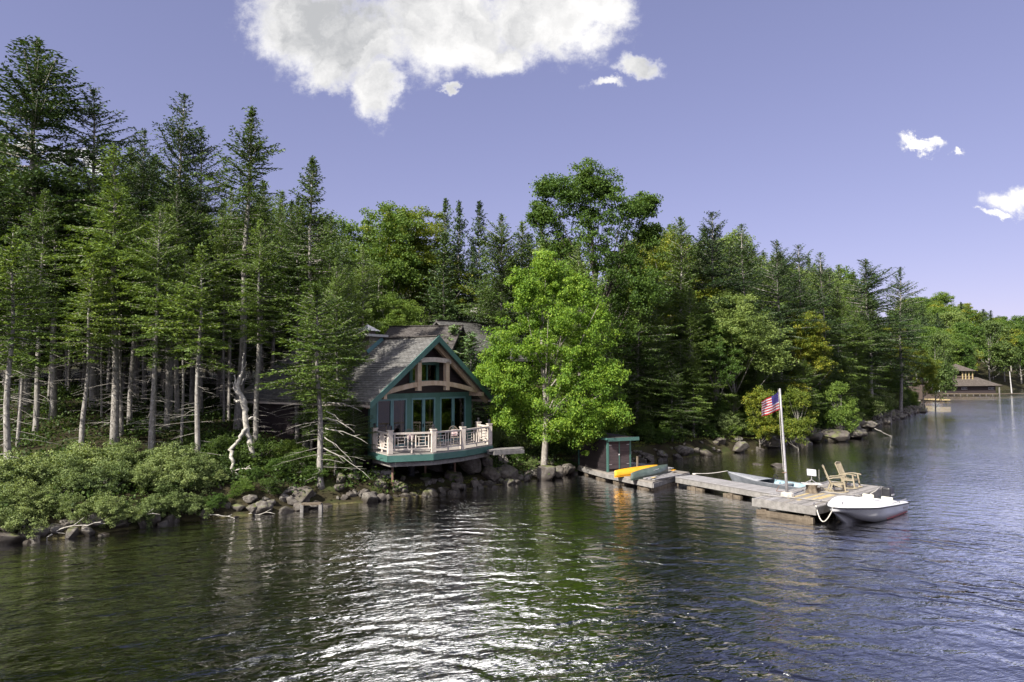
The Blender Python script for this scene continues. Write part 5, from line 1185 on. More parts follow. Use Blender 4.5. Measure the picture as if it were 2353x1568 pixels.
def flag():
    top = at(1789.0, 901, pb_.y); bot = at(1791.8, 942, pb_.y); hh = (top-bot).length; wdh = hh*1.75
    fly = Vector((-.80, -.58, 0)).normalized(); nrm = Vector((fly.y, -fly.x, 0))
    NC, NR = 42, 26
    def P(i, j, off=0.0):
        u, v = i/NC, j/NR
        p = bot+(top-bot)*v+fly*(wdh*u*.98)+Vector((0, 0, -.36*hh*u+.0*u*u-.07*hh*math.sin(u*PI)*(v)))
        w = math.sin(u*9+v*2.2)*.055*u**.6+math.sin(u*17-v*3)*.02*u
        p += Vector((0, 0, -.06*hh*v*(u**2)*2)); 
        return p+nrm*(w+off)
    root = thing('flag', tuple(top), 'striped red and white flag with blue starred corner flying left from the pole', 'flag')
    m_ = MB(); rows = [[P(i, j) for i in range(NC+1)] for j in range(NR+1)]
    for j in range(NR):
        for i in range(NC):
            st = j*13//NR                            # stripe counted from the bottom
            u = i/NC
            if u < .42 and st >= 6: mi = 2
            else: mi = 0 if st % 2 == 0 else 1
            if i > NC-3 and (j*7+i) % 5 in (0, 1) and j > 12: continue     # frayed fly end
            m_.add([rows[j][i], rows[j][i+1], rows[j+1][i+1], rows[j+1][i]], [(0, 1, 2, 3)], None, mi)
    fl_ = m_.build('cloth', [M_FLAGR, M_FLAGW, M_FLAGB], root, True)
    s_ = MB()
    for r_ in range(9):
        n = 6 if r_ % 2 == 0 else 5
        for c in range(n):
            u = (.035+.066*c) if n == 6 else (.068+.066*c); v = 6/13+(7/13)*(r_+.7)/9.4
            for off in (-.006, .006):
                ctr = P(u*NC, v*NR, off); e1 = (P(u*NC+1, v*NR, off)-ctr).normalized(); e2 = (P(u*NC, v*NR+1, off)-ctr).normalized()
                pts = [ctr+e1*(rr*math.cos(t))+e2*(rr*math.sin(t)) for k in range(10) for rr, t in [((.017 if k % 2 == 0 else .008), PI/2+k*PI/5)]]
                s_.add([ctr]+pts, [(0, 1+k, 1+(k+1) % 10) for k in range(10)])
    st = s_.build('star_field', M_FLAGW, fl_); 
flag()
# stump table with flat antenna
tb = onz(1865.5, 1133, ZF)
stp = thing('stump_table', (tb.x, tb.y, ZF), 'gnarled tree stump with a pale board on top used as a table', 'table')
m_ = MB(); rg_ = random.Random(3); rows = []
for i in range(9):
    z = i/8; rows.append([Vector((tb.x, tb.y, ZF+.004+.40*z))+Vector((math.cos(t), math.sin(t), 0))*(.25*(1.08-.22*math.sin(z*PI)+.09*math.sin(5*t+z*2)+.04*rg_.random())) for t in [k*PI/12 for k in range(24)]])
m_.grid(rows, closed=True); m_.add(rows[-1], [tuple(range(24))]); m_.build('stump', M_LOG, stp, True)
m_ = MB(); m_.box((tb.x, tb.y, ZF+.425), (.82, .5, .04), R(-8)); m_.build('table_top', M_SLAB, stp)
an = thing('flat_antenna', (tb.x, tb.y, ZF+.447), 'flat light grey antenna panel on a four legged stand on the stump', 'antenna')
z = ZF+.447
for k in range(4):
    t = PI/4+k*PI/2; m_ = MB(); m_.tube([(tb.x, tb.y, z+.17), (tb.x+.3*math.cos(t), tb.y+.2*math.sin(t), z+.012)], .012, 6); m_.build('leg', M_METAL, an)
m_ = MB(); m_.tube([(tb.x, tb.y, z+.16), (tb.x, tb.y, z+.36)], .018, 8); m_.build('mast', M_METAL, an)
m_ = MB(); c = Vector((tb.x, tb.y-.02, z+.5)); u_ = Vector((.12, .35, .93)).normalized(); m_.beam(c-u_*.155, c+u_*.155, .42, .035, up=Vector((0, -1, .35))); m_.build('panel', M_PANEL, an, bevel=.008)
m_ = MB(); p = tb+Vector((.42, .25, .0)); m_.tube([p+Vector((0, 0, .004)), p+Vector((0, 0, .2))], [.16, .11], 7); tag(m_.build('wood_block', M_LOG, loc=(p.x, p.y, ZF)), 'small cut wood block right beside the stump', 'wood block')
# rocking chairs
def rocker(x, y, face, label):
    r_ = thing('rocking_chair', (x, y, ZF+.01), label, 'rocking chair', 'rocking chairs on the float')
    f = Vector((math.cos(face), math.sin(face), 0)); s = Vector((-f.y, f.x, 0)); O = Vector((x, y, ZF+.01)); up = Vector((0, 0, 1))
    P = lambda a, b, c: O+f*a+s*b+up*c
    for sg in (-1, 1):
        b = .29*sg
        m_ = MB(); pts = [P(t, b, .022+.30*t*t) for t in [-.62+i*.1 for i in range(12)]]
        for p0, p1 in zip(pts[:-1], pts[1:]): m_.beam(p0, p1, .045, .045, e=.004)
        m_.build('rocker', M_TEAK, r_)
        m_ = MB(); m_.beam(P(.27, b, .66), P(.36, b, .05), .05, .06, up=f); m_.build('leg', M_TEAK, r_)
        m_ = MB(); m_.beam(P(-.16, b, .42), P(-.30, b, .05), .05, .06, up=f); m_.build('leg', M_TEAK, r_)
        m_ = MB(); ap = [P(-.36, b, .60), P(-.15, b, .66), P(.1, b, .68), P(.34, b, .66), P(.42, b, .63)]
        for p0, p1 in zip(ap[:-1], ap[1:]): m_.beam(p0, p1, .085, .035, e=.004)
        m_.build('arm', M_TEAK, r_)
    m_ = MB()
    for k in range(8): a = -.2+.065*k; m_.beam(P(a, -.27, .40+.05*a), P(a, .27, .40+.05*a), .048, .022)
    m_.beam(P(.30, -.27, .40), P(.30, .27, .40), .03, .07); m_.beam(P(-.22, -.27, .38), P(-.22, .27, .38), .03, .06)
    for sg in (-1, 1): m_.beam(P(-.22, .26*sg, .375), P(.3, .26*sg, .40), .04, .05)
    m_.build('seat', M_TEAK, r_)
    m_ = MB(); B = lambda b, c: P(-.22-.30*(c-.38)/.75, b, c)
    for sg in (-1, 1): m_.beam(B(.25*sg, .38), B(.27*sg, 1.12), .05, .045, up=f, e=.01)
    rows = [B(-.27+.09*k, 1.10+.035*math.sin(PI*k/6)) for k in range(7)]
    for p0, p1 in zip(rows[:-1], rows[1:]): m_.beam(p0, p1, .035, .11, e=.006)
    m_.beam(B(-.25, .48), B(.25, .48), .035, .06)
    for k in range(6): q = -.5+k/5; m_.beam(B(.30*q, .48), B(.44*q, 1.07), .04, .018, up=f)
    m_.build('backrest', M_TEAK, r_); r_.scale = (1.04, 1.04, 1.04)
p = onz(1921, 1131, ZF); rocker(p.x, p.y, R(-18), 'left rocking chair seen from the side on the float')
p = onz(1952, 1122, ZF); rocker(p.x, p.y, R(-48), 'right rocking chair with fan slatted back towards the open lake')

# ------------------------------------------------------------------ boats
def loft(mb, secs, mi=0, flip=False):
    rows = secs if not flip else [r_[::-1] for r_ in secs]; mb.grid(rows, mi=mi)
def smooth_t(t, a, b): t = max(0, min(1, (t-a)/(b-a))); return t*t*(3-2*t)
# white runabout
WBW, WST = Vector((12.95, 27.95, 0)), Vector((17.05, 31.45, 0)); ax = (WST-WBW).normalized(); sx = Vector((ax.y, -ax.x, 0))   # sx: side that faces the camera
Lb = 5.35
def BP(s, b, z): return WBW+ax*(s*Lb)+sx*b+Vector((0, 0, z))
def wb(s): return 1.02*min(1, (s/.38)**.66 if s > 0 else 0)*(1-.06*smooth_t(s, .7, 1))+.02
def wg(s): return .74-.30*s
wboat = thing('white_motorboat', tuple(WBW), 'white open motorboat with dark outboard moored at the end float', 'motorboat')
NS = 36; hull = MB(); rows = []
for i in range(NS+1):
    s = i/NS; b = wb(s); g_ = wg(s)
    kz = .60*(1-smooth_t(s, 0, .27))-.12-.02*s; kz = max(kz, -.16) if s > .02 else g_-.10   # stem rises to the bow
    kz = g_-.12 if s < .03 else kz
    kb = .0
    ch_z = (g_-.2)*(1-smooth_t(s, 0, .42))+(.02)*smooth_t(s, 0, .42); ch_b = b*(.50+.40*smooth_t(s, .12, .55))
    mid_b, mid_z = b*.16, kz+.03
    half = [(0, kz), (mid_b, mid_z+.0), (ch_b*.55, (kz*.35+ch_z*.65)+(.14*(1-smooth_t(s, .3, .6)))), (ch_b, ch_z), (ch_b+(b-ch_b)*.55, (ch_z+g_)*.5), (b, g_)]
    rows.append([BP(s, -q, z) for q, z in half[::-1]]+[BP(s, q, z) for q, z in half[1:]])
hull.grid(rows); hull.add(rows[-1], [tuple(range(len(rows[-1])))]); hull.build('hull', M_WHITE, wboat, True)
rr2 = MB()
for sg in (-1, 1): rr2.tube([BP(i/NS, sg*(wb(i/NS)+.012), wg(i/NS)) for i in range(NS+1)], .028, 6)
rr2.tube([BP(1.003, -wb(1), wg(1)), BP(1.003, wb(1), wg(1))], .025, 6); rr2.build('rub_rail', M_BLACK, wboat, True)
bt = MB(); pts = [BP(.55+.45*i/10, wb(.55+.45*i/10)*.905+.012, .045) for i in range(11)]; bt.tube(pts, .012, 5); bt.build('boot_stripe', M_REDLINE, wboat)
cov = MB(); rows = []
for i in range(NS+1):                             # foredeck swelling into the cover that hangs over the windscreen
    s = i/NS*.66; b = wb(s)-.0; g_ = wg(s)+.01
    crown = .07*smooth_t(s, .0, .12)+.26*smooth_t(s, .22, .33)*(1-smooth_t(s, .36, .66)*.62)
    row = []
    for j in range(-8, 9):
        q = j/8; prof = (1-abs(q)**3.4); row.append(BP(s, b*q, g_+crown*prof))
    rows.append(row)
cov.grid(rows); cov.build('foredeck_cover', M_WHITE, wboat, True)
ck = MB()
for sg in (-1, 1):                                # side decks aft
    rows = []
    for i in range(13): s = .64+.36*i/12; b = wb(s); g_ = wg(s); rows.append([BP(s, sg*b, g_+.01), BP(s, sg*(b-.12), g_+.06), BP(s, sg*(b-.26), g_+.07), BP(s, sg*(b-.27), g_-.42)])
    ck.grid(rows)
s = 1.0; b = wb(s); g_ = wg(s)
ck.add([BP(1, -b, g_+.01), BP(1, b, g_+.01), BP(.93, b-.24, g_+.07), BP(.93, -b+.24, g_+.07), BP(.93, b-.24, g_-.4), BP(.93, -b+.24, g_-.4)], [(0, 1, 2, 3), (3, 2, 4, 5)])
ck.add([BP(.6, -.75, .12), BP(.6, .75, .12), BP(.95, .75, .12), BP(.95, -.75, .12)], [(0, 1, 2, 3)])
ck.build('cockpit', M_WHITE, wboat, True)
for i, (s, b0) in enumerate(((.60, -.42), (.60, .25), (.86, -.45), (.86, .35))):
    m_ = MB(); m_.beam(BP(s, b0-.24, .56-.04*i/2), BP(s, b0+.24, .56-.04*i/2), .13, .42, up=(ax*-.15+Vector((0, 0, 1)))); m_.beam(BP(s+.06, b0-.24, .33), BP(s+.06, b0+.24, .33), .45, .12); m_.build('seat', M_CREAM, wboat, bevel=.04)
m_ = MB(); rl_ = [BP(.62+.34*i/8, -(wb(.8)-.12), wg(.8)+.17) for i in range(9)]; m_.tube(rl_, .014, 6)
rl2 = [BP(.68+.28*i/8, (wb(.8)-.10), wg(.8)+.13) for i in range(9)]; m_.tube(rl2, .014, 6)
for q in (0, 4, 8): m_.tube([rl_[q], rl_[q]-Vector((0, 0, .14))], .012, 5); m_.tube([rl2[q], rl2[q]-Vector((0, 0, .10))], .012, 5)
m_.build('grab_rail', M_METAL, wboat)
m_ = MB(); m_.tube([BP(.13, .12, wg(.13)+.10), BP(.13, .12, wg(.13)+.18)], .03, 7); m_.tube([BP(.11, .12, wg(.13)+.19), BP(.16, .12, wg(.13)+.19)], .018, 6); m_.build('bow_cleat', M_METAL, wboat)
m_ = MB(); q0, q1 = BP(.87, wb(.9)*.985+.012, wg(.9)-.16), BP(.97, wb(.97)*.985+.012, wg(.97)-.16); m_.beam(q0, q1, .012, .07); m_.build('name_badge', M_METAL, wboat)
ob_ = MB(); c = BP(1.05, 0, 0); ob_.beam(c+Vector((0, 0, .78))-ax*.28, c+Vector((0, 0, .78))+ax*.26, .38, .46); ob_.build('outboard_motor', M_BLACK, wboat, bevel=.08)
m_ = MB(); m_.beam(c+Vector((0, 0, -.35)), c+Vector((0, 0, .58)), .14, .22, up=ax); m_.build('motor_leg', M_BLACK, wboat)
m_ = MB(); m_.beam(c+Vector((0, 0, .66))-ax*.12-sx*-.193, c+Vector((0, 0, .66))+ax*.2-sx*-.193, .006, .07); m_.build('motor_stripe', M_FLAGW, wboat)
# grey aluminium boat behind the walkway
GB0, GST = Vector((12.45, 39.7, 0)), Vector((15.75, 34.2, 0)); gax = (GST-GB0).normalized(); gsx = Vector((gax.y, -gax.x, 0)); GL = 6.3
def GP(s, b, z): return GB0+gax*(s*GL)+gsx*b+Vector((0, 0, z))
def gb_(s): return .76*min(1, (s/.38)**.7 if s > 0 else 0)*(1-.10*smooth_t(s, .7, 1))+.015
def gg(s): return .54-.12*smooth_t(s, 0, .5)
gboat = thing('grey_motorboat', tuple(GB0), 'narrow grey metal motorboat with pale blue inside tied behind the walkway', 'motorboat')
rows = []
for i in range(31):
    s = i/30; b = gb_(s); g_ = gg(s); kz = (g_-.05)*(1-smooth_t(s, 0, .10))-.10*smooth_t(s, 0, .10)
    half = [(0, kz), (b*.72, kz+.10*smooth_t(s, 0, .1)), (b*.9, (kz+g_)/2), (b, g_)]; rows.append([GP(s, -q, z) for q, z in half[::-1]]+[GP(s, q, z) for q, z in half[1:]])
m_ = MB(); m_.grid(rows); m_.add(rows[-1], [tuple(range(len(rows[-1])))]); m_.build('hull', M_ALU, gboat, True)
m_ = MB(); rows = []
for i in range(13): s = .42*i/12; b = gb_(s); rows.append([GP(s, b*q, gg(s)+.012+.05*(1-q*q)) for q in (-1, -.5, 0, .5, 1)])
m_.grid(rows)
for sg in (-1, 1): m_.grid([[GP(.42+.58*i/12, sg*gb_(.42+.58*i/12), gg(.8)+.015), GP(.42+.58*i/12, sg*(gb_(.42+.58*i/12)-.09), gg(.8)+.02)] for i in range(13)])
m_.build('foredeck', M_ALUT, gboat, True, solid=.015)
m_ = MB(); rows = []
for i in range(13): s = .42+.57*i/12; b = gb_(s)-.07; rows.append([GP(s, -b, gg(s)), GP(s, -b*.85, .03), GP(s, b*.85, .03), GP(s, b, gg(s))])
m_.grid(rows); m_.build('inner_hull', M_BLUEI, gboat, True)
for s in (.60, .80): m_ = MB(); m_.beam(GP(s, -.62, .36), GP(s, .62, .36), .26, .05); m_.beam(GP(s, -.6, .2), GP(s, .6, .2), .04, .3); m_.build('thwart', M_ALUT, gboat)
m_ = MB(); cw = GP(.50, -.1, .62); m_.tube([cw+gsx*(.17*math.cos(t))+Vector((0, 0, .17*math.sin(t))) for t in [i*PI/8 for i in range(17)]], .016, 6)
m_.tube([cw, cw-gax*.3+Vector((0, 0, -.15))], .03, 6); m_.tube([cw-gsx*.17, cw+gsx*.17], .012, 5); m_.build('steering_wheel', M_BLACK, gboat)
m_ = MB(); m_.beam(GP(.68, -.25, .16), GP(.68, .15, .16), .28, .22); m_.build('fuel_tank', M_RED, gboat, bevel=.03)
m_ = MB(); c = GP(1.05, 0, 0); m_.beam(c+Vector((0, 0, .55))-gax*.2, c+Vector((0, 0, .55))+gax*.2, .28, .36); m_.build('outboard_motor', M_BLACK, gboat, bevel=.06)
m_ = MB(); m_.beam(c+Vector((0, 0, -.3)), c+Vector((0, 0, .4)), .1, .14, up=gax); m_.build('motor_leg', M_BLACK, gboat)
# canoes lying keel up
def canoe(A, B, wid, dep, m, name, label, lift=.0):
    A, B = Vector(A), Vector(B); d = (B-A); L = d.length; d.normalize(); s = Vector((d.y, -d.x, 0)).normalized()
    r_ = thing(name, tuple(A), label, 'canoe')
    rows = []
    for i in range(29):
        t = i/28; b = wid/2*(math.sin(PI*t)**.62 if 0 < t < 1 else 0)+.004
        end = abs(2*t-1)**5; hgt_ = dep*(1-.35*end*0)+.0
        zc = end*-.05
        row = [A+d*(L*t)+s*(b*math.cos(a)*(1))+Vector((0, 0, (hgt_*(math.sin(a)**.75 if math.sin(a) > 0 else 0))+zc+.012)) for a in [PI*k/12 for k in range(13)]]
        rows.append(row)
    h_ = MB(); h_.grid(rows); h_.build('hull', m, r_, True, solid=.012)
    g_ = MB()
    for sg in (0, -1): g_.tube([rw[sg]+Vector((0, 0, .0)) for rw in rows], .016, 5)
    g_.build('gunwale', m, r_)
    k_ = MB()
    for t in (.3, .5, .7): q = int(28*t); k_.beam(rows[q][0]+Vector((0, 0, .03)), rows[q][-1]+Vector((0, 0, .03)), .06, .03)
    k_.build('thwart', M_GREYW, r_)
    return r_, rows
pA, pB = onz(1412, 1096, ZP), onz(1512, 1079, ZP+.1)
canoe((pA.x, pA.y, ZP+.005), (pB.x, pB.y, ZP+.04), .82, .36, M_YELC, 'orange_canoe', 'orange yellow canoe lying keel up beside the shed')
pA, pB = onz(1450, 1103, ZP), onz(1534, 1079, ZP+.15)
cn, rws = canoe((pA.x, pA.y, ZP+.005), (pB.x, pB.y, ZP+.10), .86, .38, M_GRNC, 'green_canoe', 'dark green canoe lying keel up next to the orange one')
m_ = MB(); m_.beam(rws[13][3]*1+Vector((.02, -.03, 0)), rws[17][3]+Vector((.02, -.03, 0)), .01, .035); m_.build('stripe_mark', M_FLAGW, cn)
pA, pB = onz(1505, 1099, ZP+.08), onz(1545, 1084, ZP+.08)
pd = thing('paddle', tuple(pA), 'double bladed paddle with yellow blades on the boards by the green canoe', 'paddle')
m_ = MB(); m_.tube([pA+Vector((0, 0, .06)), pB+Vector((0, 0, .06))], .018, 6); m_.build('shaft', M_BLACK, pd)
for q, e in ((pA, pA-pB), (pB, pB-pA)):
    e = e.normalized(); m_ = MB(); m_.beam(q-e*.02+Vector((0, 0, .06)), q+e*.42+Vector((0, 0, .06)), .19, .02); m_.build('blade', M_YBOARD if q is pA else M_YELC, pd, bevel=.005)
# ropes
def rope(pts, name, label, r_=.022):
    m_ = MB(); m_.tube(pts, r_, 6); tag(m_.build(name, M_ROPE, None, True, loc=tuple(pts[0])), label, 'rope')
a, b = FP(.12, .02, ZF+.05), BP(.01, .05, .80); rope([a+(b-a)*t+Vector((0, 0, -.62*math.sin(PI*t)**.9 if 0 < t < 1 else 0))+Vector((-.12, -.1, 0))*math.sin(PI*t) for t in [i/16 for i in range(17)]], 'mooring_rope', 'white rope sagging from the float corner to the white bow')
a, b = BP(.02, .05, .77), BP(.13, .12, .90); rope([a, (a+b)/2, b], 'bow_line', 'short rope on the white foredeck leading to its cleat', .014)
a, b = FP(FL-.3, .1, ZF+.07), BP(.97, -.6, .66); rope([a, (a+b)/2+Vector((0, 0, -.05)), b], 'stern_line', 'thin line from the far float corner to the white stern', .016)
a, b = Vector((10.35, 38.95, ZK+.06)), GP(.0, 0, .64); rope([a+(b-a)*t+Vector((0, 0, -.06*math.sin(PI*t))) for t in [i/8 for i in range(9)]], 'mooring_line', 'taut rope from the walkway to the bow of the grey boat', .02)
m_ = MB(); q = Vector((10.3, 38.9, ZK+.004)); m_.tube([q+Vector((.10*math.cos(t), .10*math.sin(t), .02+.004*t)) for t in [i*.5 for i in range(26)]], .02, 5); tag(m_.build('rope_coil', M_ROPE, loc=tuple(q)), 'small coil of rope at the start of the walkway', 'rope coil')
# metal frame leaning at the flagpole foot
m_ = MB(); q = onz(1797, 1123, .7); e = Vector((.95, .1, 0)); m_.tube([q+Vector((-.28, 0, -.12)), q+Vector((-.12, 0, .14))], .014, 5); m_.tube([q+Vector((-.28, 0, -.12)), q+Vector((.32, 0, -.14))], .014, 5); m_.tube([q+Vector((.32, 0, -.14)), q+Vector((.24, 0, .12))], .014, 5)
tag(m_.build('boat_step', M_RUST, loc=tuple(q)), 'dark bent step frame at the flagpole beside the grey boat', 'step')

# ------------------------------------------------------------------ dead tree, fallen limbs, odds and ends
def limb(pts, name='', label='', cat='', m=M_DEAD, Y=33.5, twigs=(), wob=.03):
    rg = random.Random(len(label)); P_ = []; Rr = []
    W3 = [at(x, y, Y+dy) for x, y, r_, dy in pts]
    for i in range(len(W3)-1):
        for t in (0, .33, .66): P_.append(W3[i].lerp(W3[i+1], t)+Vector((rg.gauss(0, wob), rg.gauss(0, wob), rg.gauss(0, wob))*1)*(1 if P_ else 0)); Rr.append((pts[i][2]*(1-t)+pts[i+1][2]*t)*rg.uniform(.72, 1.1)*(.88 if Y == 33.5 else 1))
    P_.append(W3[-1]); Rr.append(pts[-1][2])
    return P_, Rr
dt = thing('dead_tree', tuple(at(582, 1050, 34)), 'broken pale dead tree with a hanging crooked limb before the tall trunk', 'dead tree')
m_ = MB(); m_.tube(*limb([(583, 1052, .17, 0), (574, 1015, .17, 0), (566, 985, .19, 0), (563, 950, .18, 0), (560, 925, .19, 0), (548, 900, .17, 0), (546, 880, .13, 0), (556, 858, .07, 0), (557, 835, .05, 0), (561, 812, .02, 0)], '', 'a'), 8)
for br in ([(550, 900, .10, 0), (541, 880, .06, 0), (538, 862, .03, 0)], [(548, 905, .08, 0), (538, 892, .05, 0), (533, 878, .02, 0)], [(556, 915, .07, 0), (545, 925, .08, 0), (538, 918, .04, 0)],
           [(553, 885, .05, 0), (562, 872, .03, 0), (567, 862, .015, 0)], [(565, 965, .08, 0), (580, 960, .05, 0), (584, 952, .02, 0)], [(556, 858, .03, 0), (562, 845, .02, 0), (566, 832, .008, 0)]):
    m_.tube(*limb(br, '', 'br'), 6)
m_.build('trunk', M_DEAD, dt, True)
m_ = MB(); m_.tube(*limb([(567, 985, .10, -.1), (552, 1005, .11, -.3), (543, 1020, .10, -.5), (528, 1033, .11, -.6), (530, 1050, .10, -.7), (536, 1075, .09, -.8), (543, 1095, .08, -.8), (554, 1112, .03, -.8)], '', 'b', wob=.05), 7)
m_.tube(*limb([(540, 1082, .05, -.8), (556, 1078, .04, -.8), (572, 1077, .035, -.8), (588, 1080, .012, -.8)], '', 'c'), 5); m_.tube(*limb([(566, 1078, .03, -.8), (574, 1070, .02, -.8)], '', 'd'), 5)
m_.build('hanging_limb', M_DEAD, dt, True)
def stick(pts, Y, name, label, m=M_DEAD, r_=.03, cat='branch', grp=None):
    P_, Rr = limb([(x, y, r_*(1-.6*i/(len(pts)-1)), 0) for i, (x, y) in enumerate(pts)], '', label, Y=Y); a = MB(); a.tube(P_, Rr, 5)
    q = P_[len(P_)//2]; dr = (P_[-1]-P_[0]).normalized(); L = (P_[-1]-P_[0]).length
    for k in range(3): s_ = P_[2+3*k if 2+3*k < len(P_) else -1]; a.tube([s_, s_+dr*L*.18+Vector((0, 0, L*.09*(1 if k % 2 else -.7)))], [Rr[0]*.5, Rr[0]*.15], 4)
    tag(a.build(name, m, None, loc=tuple(P_[0])), label, cat, grp)
stick([(96, 1237), (140, 1215), (190, 1207), (232, 1200)], 26.0, 'fallen_branch', 'long pale fallen branch over the boulders at the lower left shore', r_=.035)
stick([(120, 1228), (98, 1252), (92, 1262)], 25.7, 'fallen_branch', 'short pale crossed branch by the dark corner boulder', r_=.03)
stick([(250, 1202), (300, 1195), (350, 1180)], 27.6, 'fallen_branch', 'thin branch reaching from the pale shrubs over the water', r_=.025)
stick([(478, 1184), (500, 1182), (535, 1190)], 29.5, 'fallen_branch', 'twiggy grey branch floating below the dead tree', r_=.025)
stick([(503, 1115), (522, 1150), (548, 1172), (580, 1186)], 31.0, 'fallen_pole', 'thin black fallen pole slanting down into the water', M_BARKD, .05)
stick([(548, 1184), (590, 1182), (620, 1178)], 30.3, 'brush_pile', 'heap of thin grey twigs at the waterline', r_=.03)
stick([(770, 1128), (805, 1122), (830, 1120)], 34.6, 'driftwood', 'pale driftwood stick on the stones left of the deck', r_=.04)
stick([(2010, 985), (2030, 995), (2050, 1004)], 70, 'fallen_branch', 'pale dead branch dipping into the water on the right shore', r_=.06)
stick([(2095, 947), (2130, 955), (2180, 962)], 118, 'fallen_log', 'dark fallen trunk lying out into the lake from the point', M_BARKD, .25)
# bare twiggy boughs of the front leaning spruce
for (x0, y0, x1, y1) in ((748, 960, 805, 985), (747, 985, 830, 1010), (745, 1005, 800, 1050), (744, 1030, 835, 1085), (752, 925, 820, 940), (755, 905, 812, 912), (750, 945, 790, 975)):
    stick([(x0, y0), ((x0+x1)/2, (y0+y1)/2-6), (x1, y1)], 33.3, 'dead_bough', 'long bare grey bough sticking right from the front leaning spruce', r_=.03, cat='bough', grp='bare boughs of the front leaning spruce')
st_ = thing('wooden_step', tuple(onz(716, 1160, .3)), 'small wooden step standing in the water below the pale long boulder', 'step'); q = onz(716, 1158, .3)
m_ = MB(); m_.box((q.x, q.y, .30), (.85, .35, .07), R(8)); m_.build('tread', M_LOG, st_)
for sg in (-1, 1): m_ = MB(); m_.box((q.x+sg*.4, q.y+sg*.05, .03), (.14, .4, .5), R(8)); m_.build('leg', M_GREYW, st_)
m_ = MB(); q = onz(1882, 1093, 0); m_.tube([(q.x, q.y, -.3), (q.x, q.y, .35)], .012, 5); tag(m_.build('marker_stick', M_DEAD, loc=tuple(q)), 'thin stick standing in the water behind the antenna', 'stick')

# ------------------------------------------------------------------ boathouse across the cove
bh = thing('boathouse', tuple(onz(2230, 908, 0)), 'brown hip roofed boathouse with lookout tower at the far shore', 'boathouse')
Yb = 236; kx = Yb/F0
def BQ(px, py, dY=0): return at(px, py, Yb+dY)
zE, zRdg = BQ(2200, 889).z, BQ(2200, 866.5).z
x0, x1 = BQ(2165, 890).x, BQ(2303, 890).x
dpt = 11.0
m_ = MB(); m_.prism([(x0+1, Yb+1), (x1-1.6, Yb+1), (x1-1.6, Yb+dpt), (x0+1, Yb+dpt)], .5, zE+.2); m_.build('wall', M_SIDING, bh)
m_ = MB(); e = [Vector((x0, Yb-.3, zE)), Vector((x1, Yb-.3, zE+.3)), Vector((x1, Yb+dpt+.8, zE+.3)), Vector((x0, Yb+dpt+.8, zE))]; r0_, r1_ = Vector((x0+2, Yb+dpt/2, zRdg)), Vector((x1-5.5, Yb+dpt/2, zRdg))
def uvq(a, b, c, d): return [(0, 0), ((b-a).length, 0), ((b-a).length-1, (c-b).length), (1, (d-a).length)]
m_.add([e[0], e[1], r1_, r0_], [(0, 1, 2, 3)], [uvq(e[0], e[1], r1_, r0_)]); m_.add([e[1], e[2], r1_], [(0, 1, 2)], [[(0, 0), (11, 0), (5, 7)]]); m_.add([e[2], e[3], r0_, r1_], [(0, 1, 2, 3)], [uvq(e[2], e[3], r0_, r1_)]); m_.add([e[3], e[0], r0_], [(0, 1, 2)], [[(0, 0), (11, 0), (5, 7)]])
m_.build('roof', M_ROOFB, bh, solid=.25)
m_ = MB(); m_.prism([(x0-2, Yb-1.2), (x1-2.4, Yb-1.2), (x1-2.4, Yb+.9), (x0-2, Yb+.9)], .25, .62); m_.prism([(x1-2.4, Yb-.5), (x1+14, Yb+6), (x1+14, Yb+8), (x1-2.4, Yb+2)], .25, .5); m_.build('dock_edge', M_LOG, bh)
for q in range(9): m_ = MB(); m_.beam((x0-1+q*2.2, Yb-1.0, -.5), (x0-1+q*2.2, Yb-1.0, .3), .25, .25, up=(1, 0, 0)); m_.build('dock_post', M_GREYW, bh)
m_ = MB(); m_.beam((x1-.9, Yb+.2, 0), (x1-.9, Yb+.2, zE), .3, .3, up=(1, 0, 0)); m_.build('corner_post', M_GREYW, bh)
for px in (2220, 2308-26):
    c = BQ(px, 893); f_ = MB(); f_.beam((c.x-1.0, Yb+.93, c.z), (c.x+1.0, Yb+.93, c.z), .08, .75); fo = f_.build('window', M_WHITE, bh)
    g_ = MB(); 
    for k in range(4): g_.beam((c.x-.95+.5*k, Yb+.86, c.z), (c.x-.95+.5*k+.4, Yb+.86, c.z), .04, .6)
    g_.build('pane', M_BLACK, fo)
# lookout tower
tx0, tx1 = BQ(2205, 850).x, BQ(2257, 850).x; tzr = BQ(2225, 836).z; tze = BQ(2225, 853).z; tzb = BQ(2225, 867).z; tw = tx1-tx0-1.6
ty = Yb+3.2
m_ = MB(); cx0, cx1 = tx0-.2, tx1; ap = Vector(((cx0+cx1)/2-.4, ty+4, tzr)); cc = [Vector((cx0, ty-.2, tze)), Vector((cx1, ty-.2, tze)), Vector((cx1, ty+8, tze)), Vector((cx0, ty+8, tze))]
m_.add(cc+[ap], [(0, 1, 4), (1, 2, 4), (2, 3, 4), (3, 0, 4)], [[(0, 0), (8, 0), (4, 5)]]*4); m_.build('tower_roof', M_ROOFB, bh, solid=.2)
for i, fx in enumerate((0, .45, .62, .8, 1)):
    m_ = MB(); X_ = cx0+.8+(cx1-cx0-1.6)*fx; m_.beam((X_, ty+.7, tzb-1.5), (X_, ty+.7, tze), .28, .28, up=(1, 0, 0)); m_.build('tower_post', M_YBOARD if fx > .3 else M_SIDING, bh)
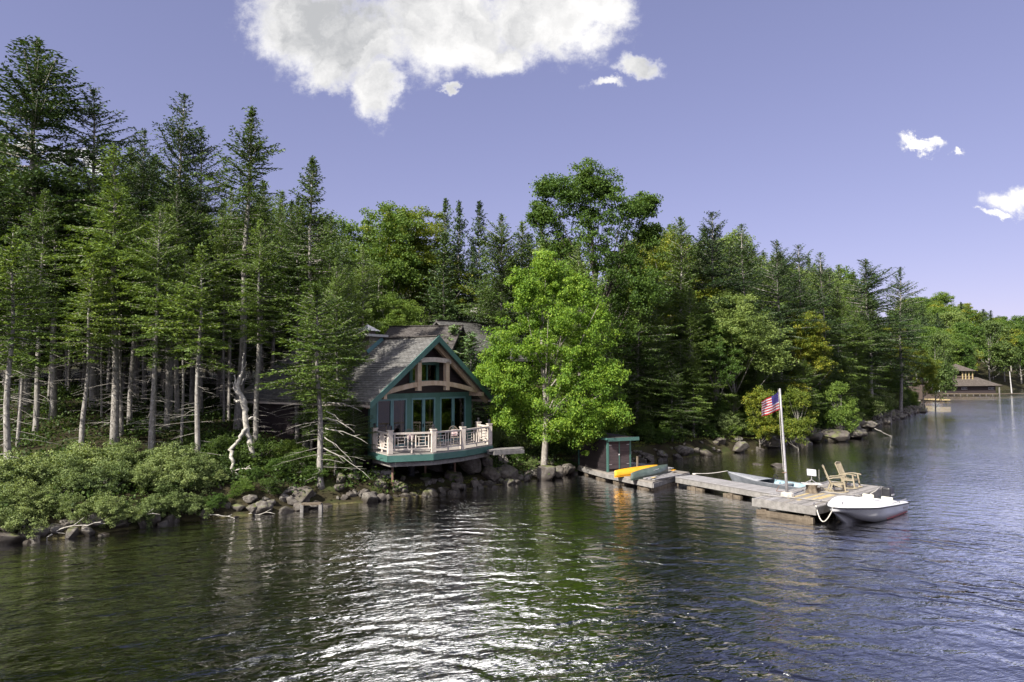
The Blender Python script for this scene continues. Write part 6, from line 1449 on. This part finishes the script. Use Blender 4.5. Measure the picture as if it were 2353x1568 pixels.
m_ = MB(); m_.beam((cx0+.8, ty+.7, tzb+.2), (cx1-.8, ty+.7, tzb+.2), .12, .5); m_.prism([(cx0+.8, ty+.9), (cx1-.8, ty+.9), (cx1-.8, ty+7), (cx0+.8, ty+7)], tzb-2.5, tzb); m_.prism([(cx0+.8, ty+3), (cx0+3.5, ty+3), (cx0+3.5, ty+6), (cx0+.8, ty+6)], tzb, tze); m_.build('tower_base', M_BROWN, bh)
q = at(2325, 908, Yb+6); m_ = MB(); m_.tube([(q.x, q.y, .4), (q.x-.45, q.y, at(2322, 854, Yb+6).z)], [.2, .12], 8); tag(m_.build('far_flagpole', M_SLAB, loc=(q.x, q.y, .4)), 'thin bare pole on the dock right of the boathouse', 'pole')
ct = thing('shore_cottage', tuple(onz(2150, 912, 0)), 'small brown shingled building with a pale window left of the boathouse', 'building')
a, b = at(2138, 905, 180), at(2166, 905, 180)
m_ = MB(); m_.prism([(a.x-1, 180), (b.x, 180), (b.x, 188), (a.x-1, 188)], .2, at(2150, 880, 180).z); m_.build('wall', M_BROWN, ct)
m_ = MB(); c = at(2150, 892, 179.9); m_.beam((c.x-1.0, 179.93, c.z), (c.x+1.0, 179.93, c.z), .06, 2.2); wo_ = m_.build('window', M_WHITE, ct)
m_ = MB()
for k in range(2):
    for j in range(2): m_.beam((c.x-.85+.9*k, 179.88, c.z-.5+1.0*j), (c.x-.05+.9*k, 179.88, c.z-.5+1.0*j), .03, .85)
m_.build('pane', M_BLUEI, wo_)
m_ = MB(); m_.prism([(a.x-1.5, 179.5), (b.x+.8, 179.5), (b.x+.8, 188.5), (a.x-1.5, 188.5)], at(2150, 880, 180).z, at(2150, 880, 180).z+.4); m_.build('roof', M_ROOFB, ct)
m_ = MB(); a, b = at(2146, 913, 172), at(2172, 915, 172); m_.prism([(a.x, 170), (b.x, 170), (b.x, 176), (a.x, 176)], .35, .6); m_.prism([(a.x+2, 170.4), (b.x-.3, 170.4), (b.x-.3, 171), (a.x+2, 171)], -.4, .3)
tag(m_.build('small_far_dock', M_YBOARD, loc=(a.x, 170, .4)), 'small pale dock in front of the brown cottage', 'dock')
# ------------------------------------------------------------------ tidy
for lst in KIND.values():
    for p_ in lst:
        if p_.name not in USED:
            for c in KIDS.get(p_.name, []): bpy.data.objects.remove(c, do_unlink=True)
            bpy.data.objects.remove(p_, do_unlink=True)
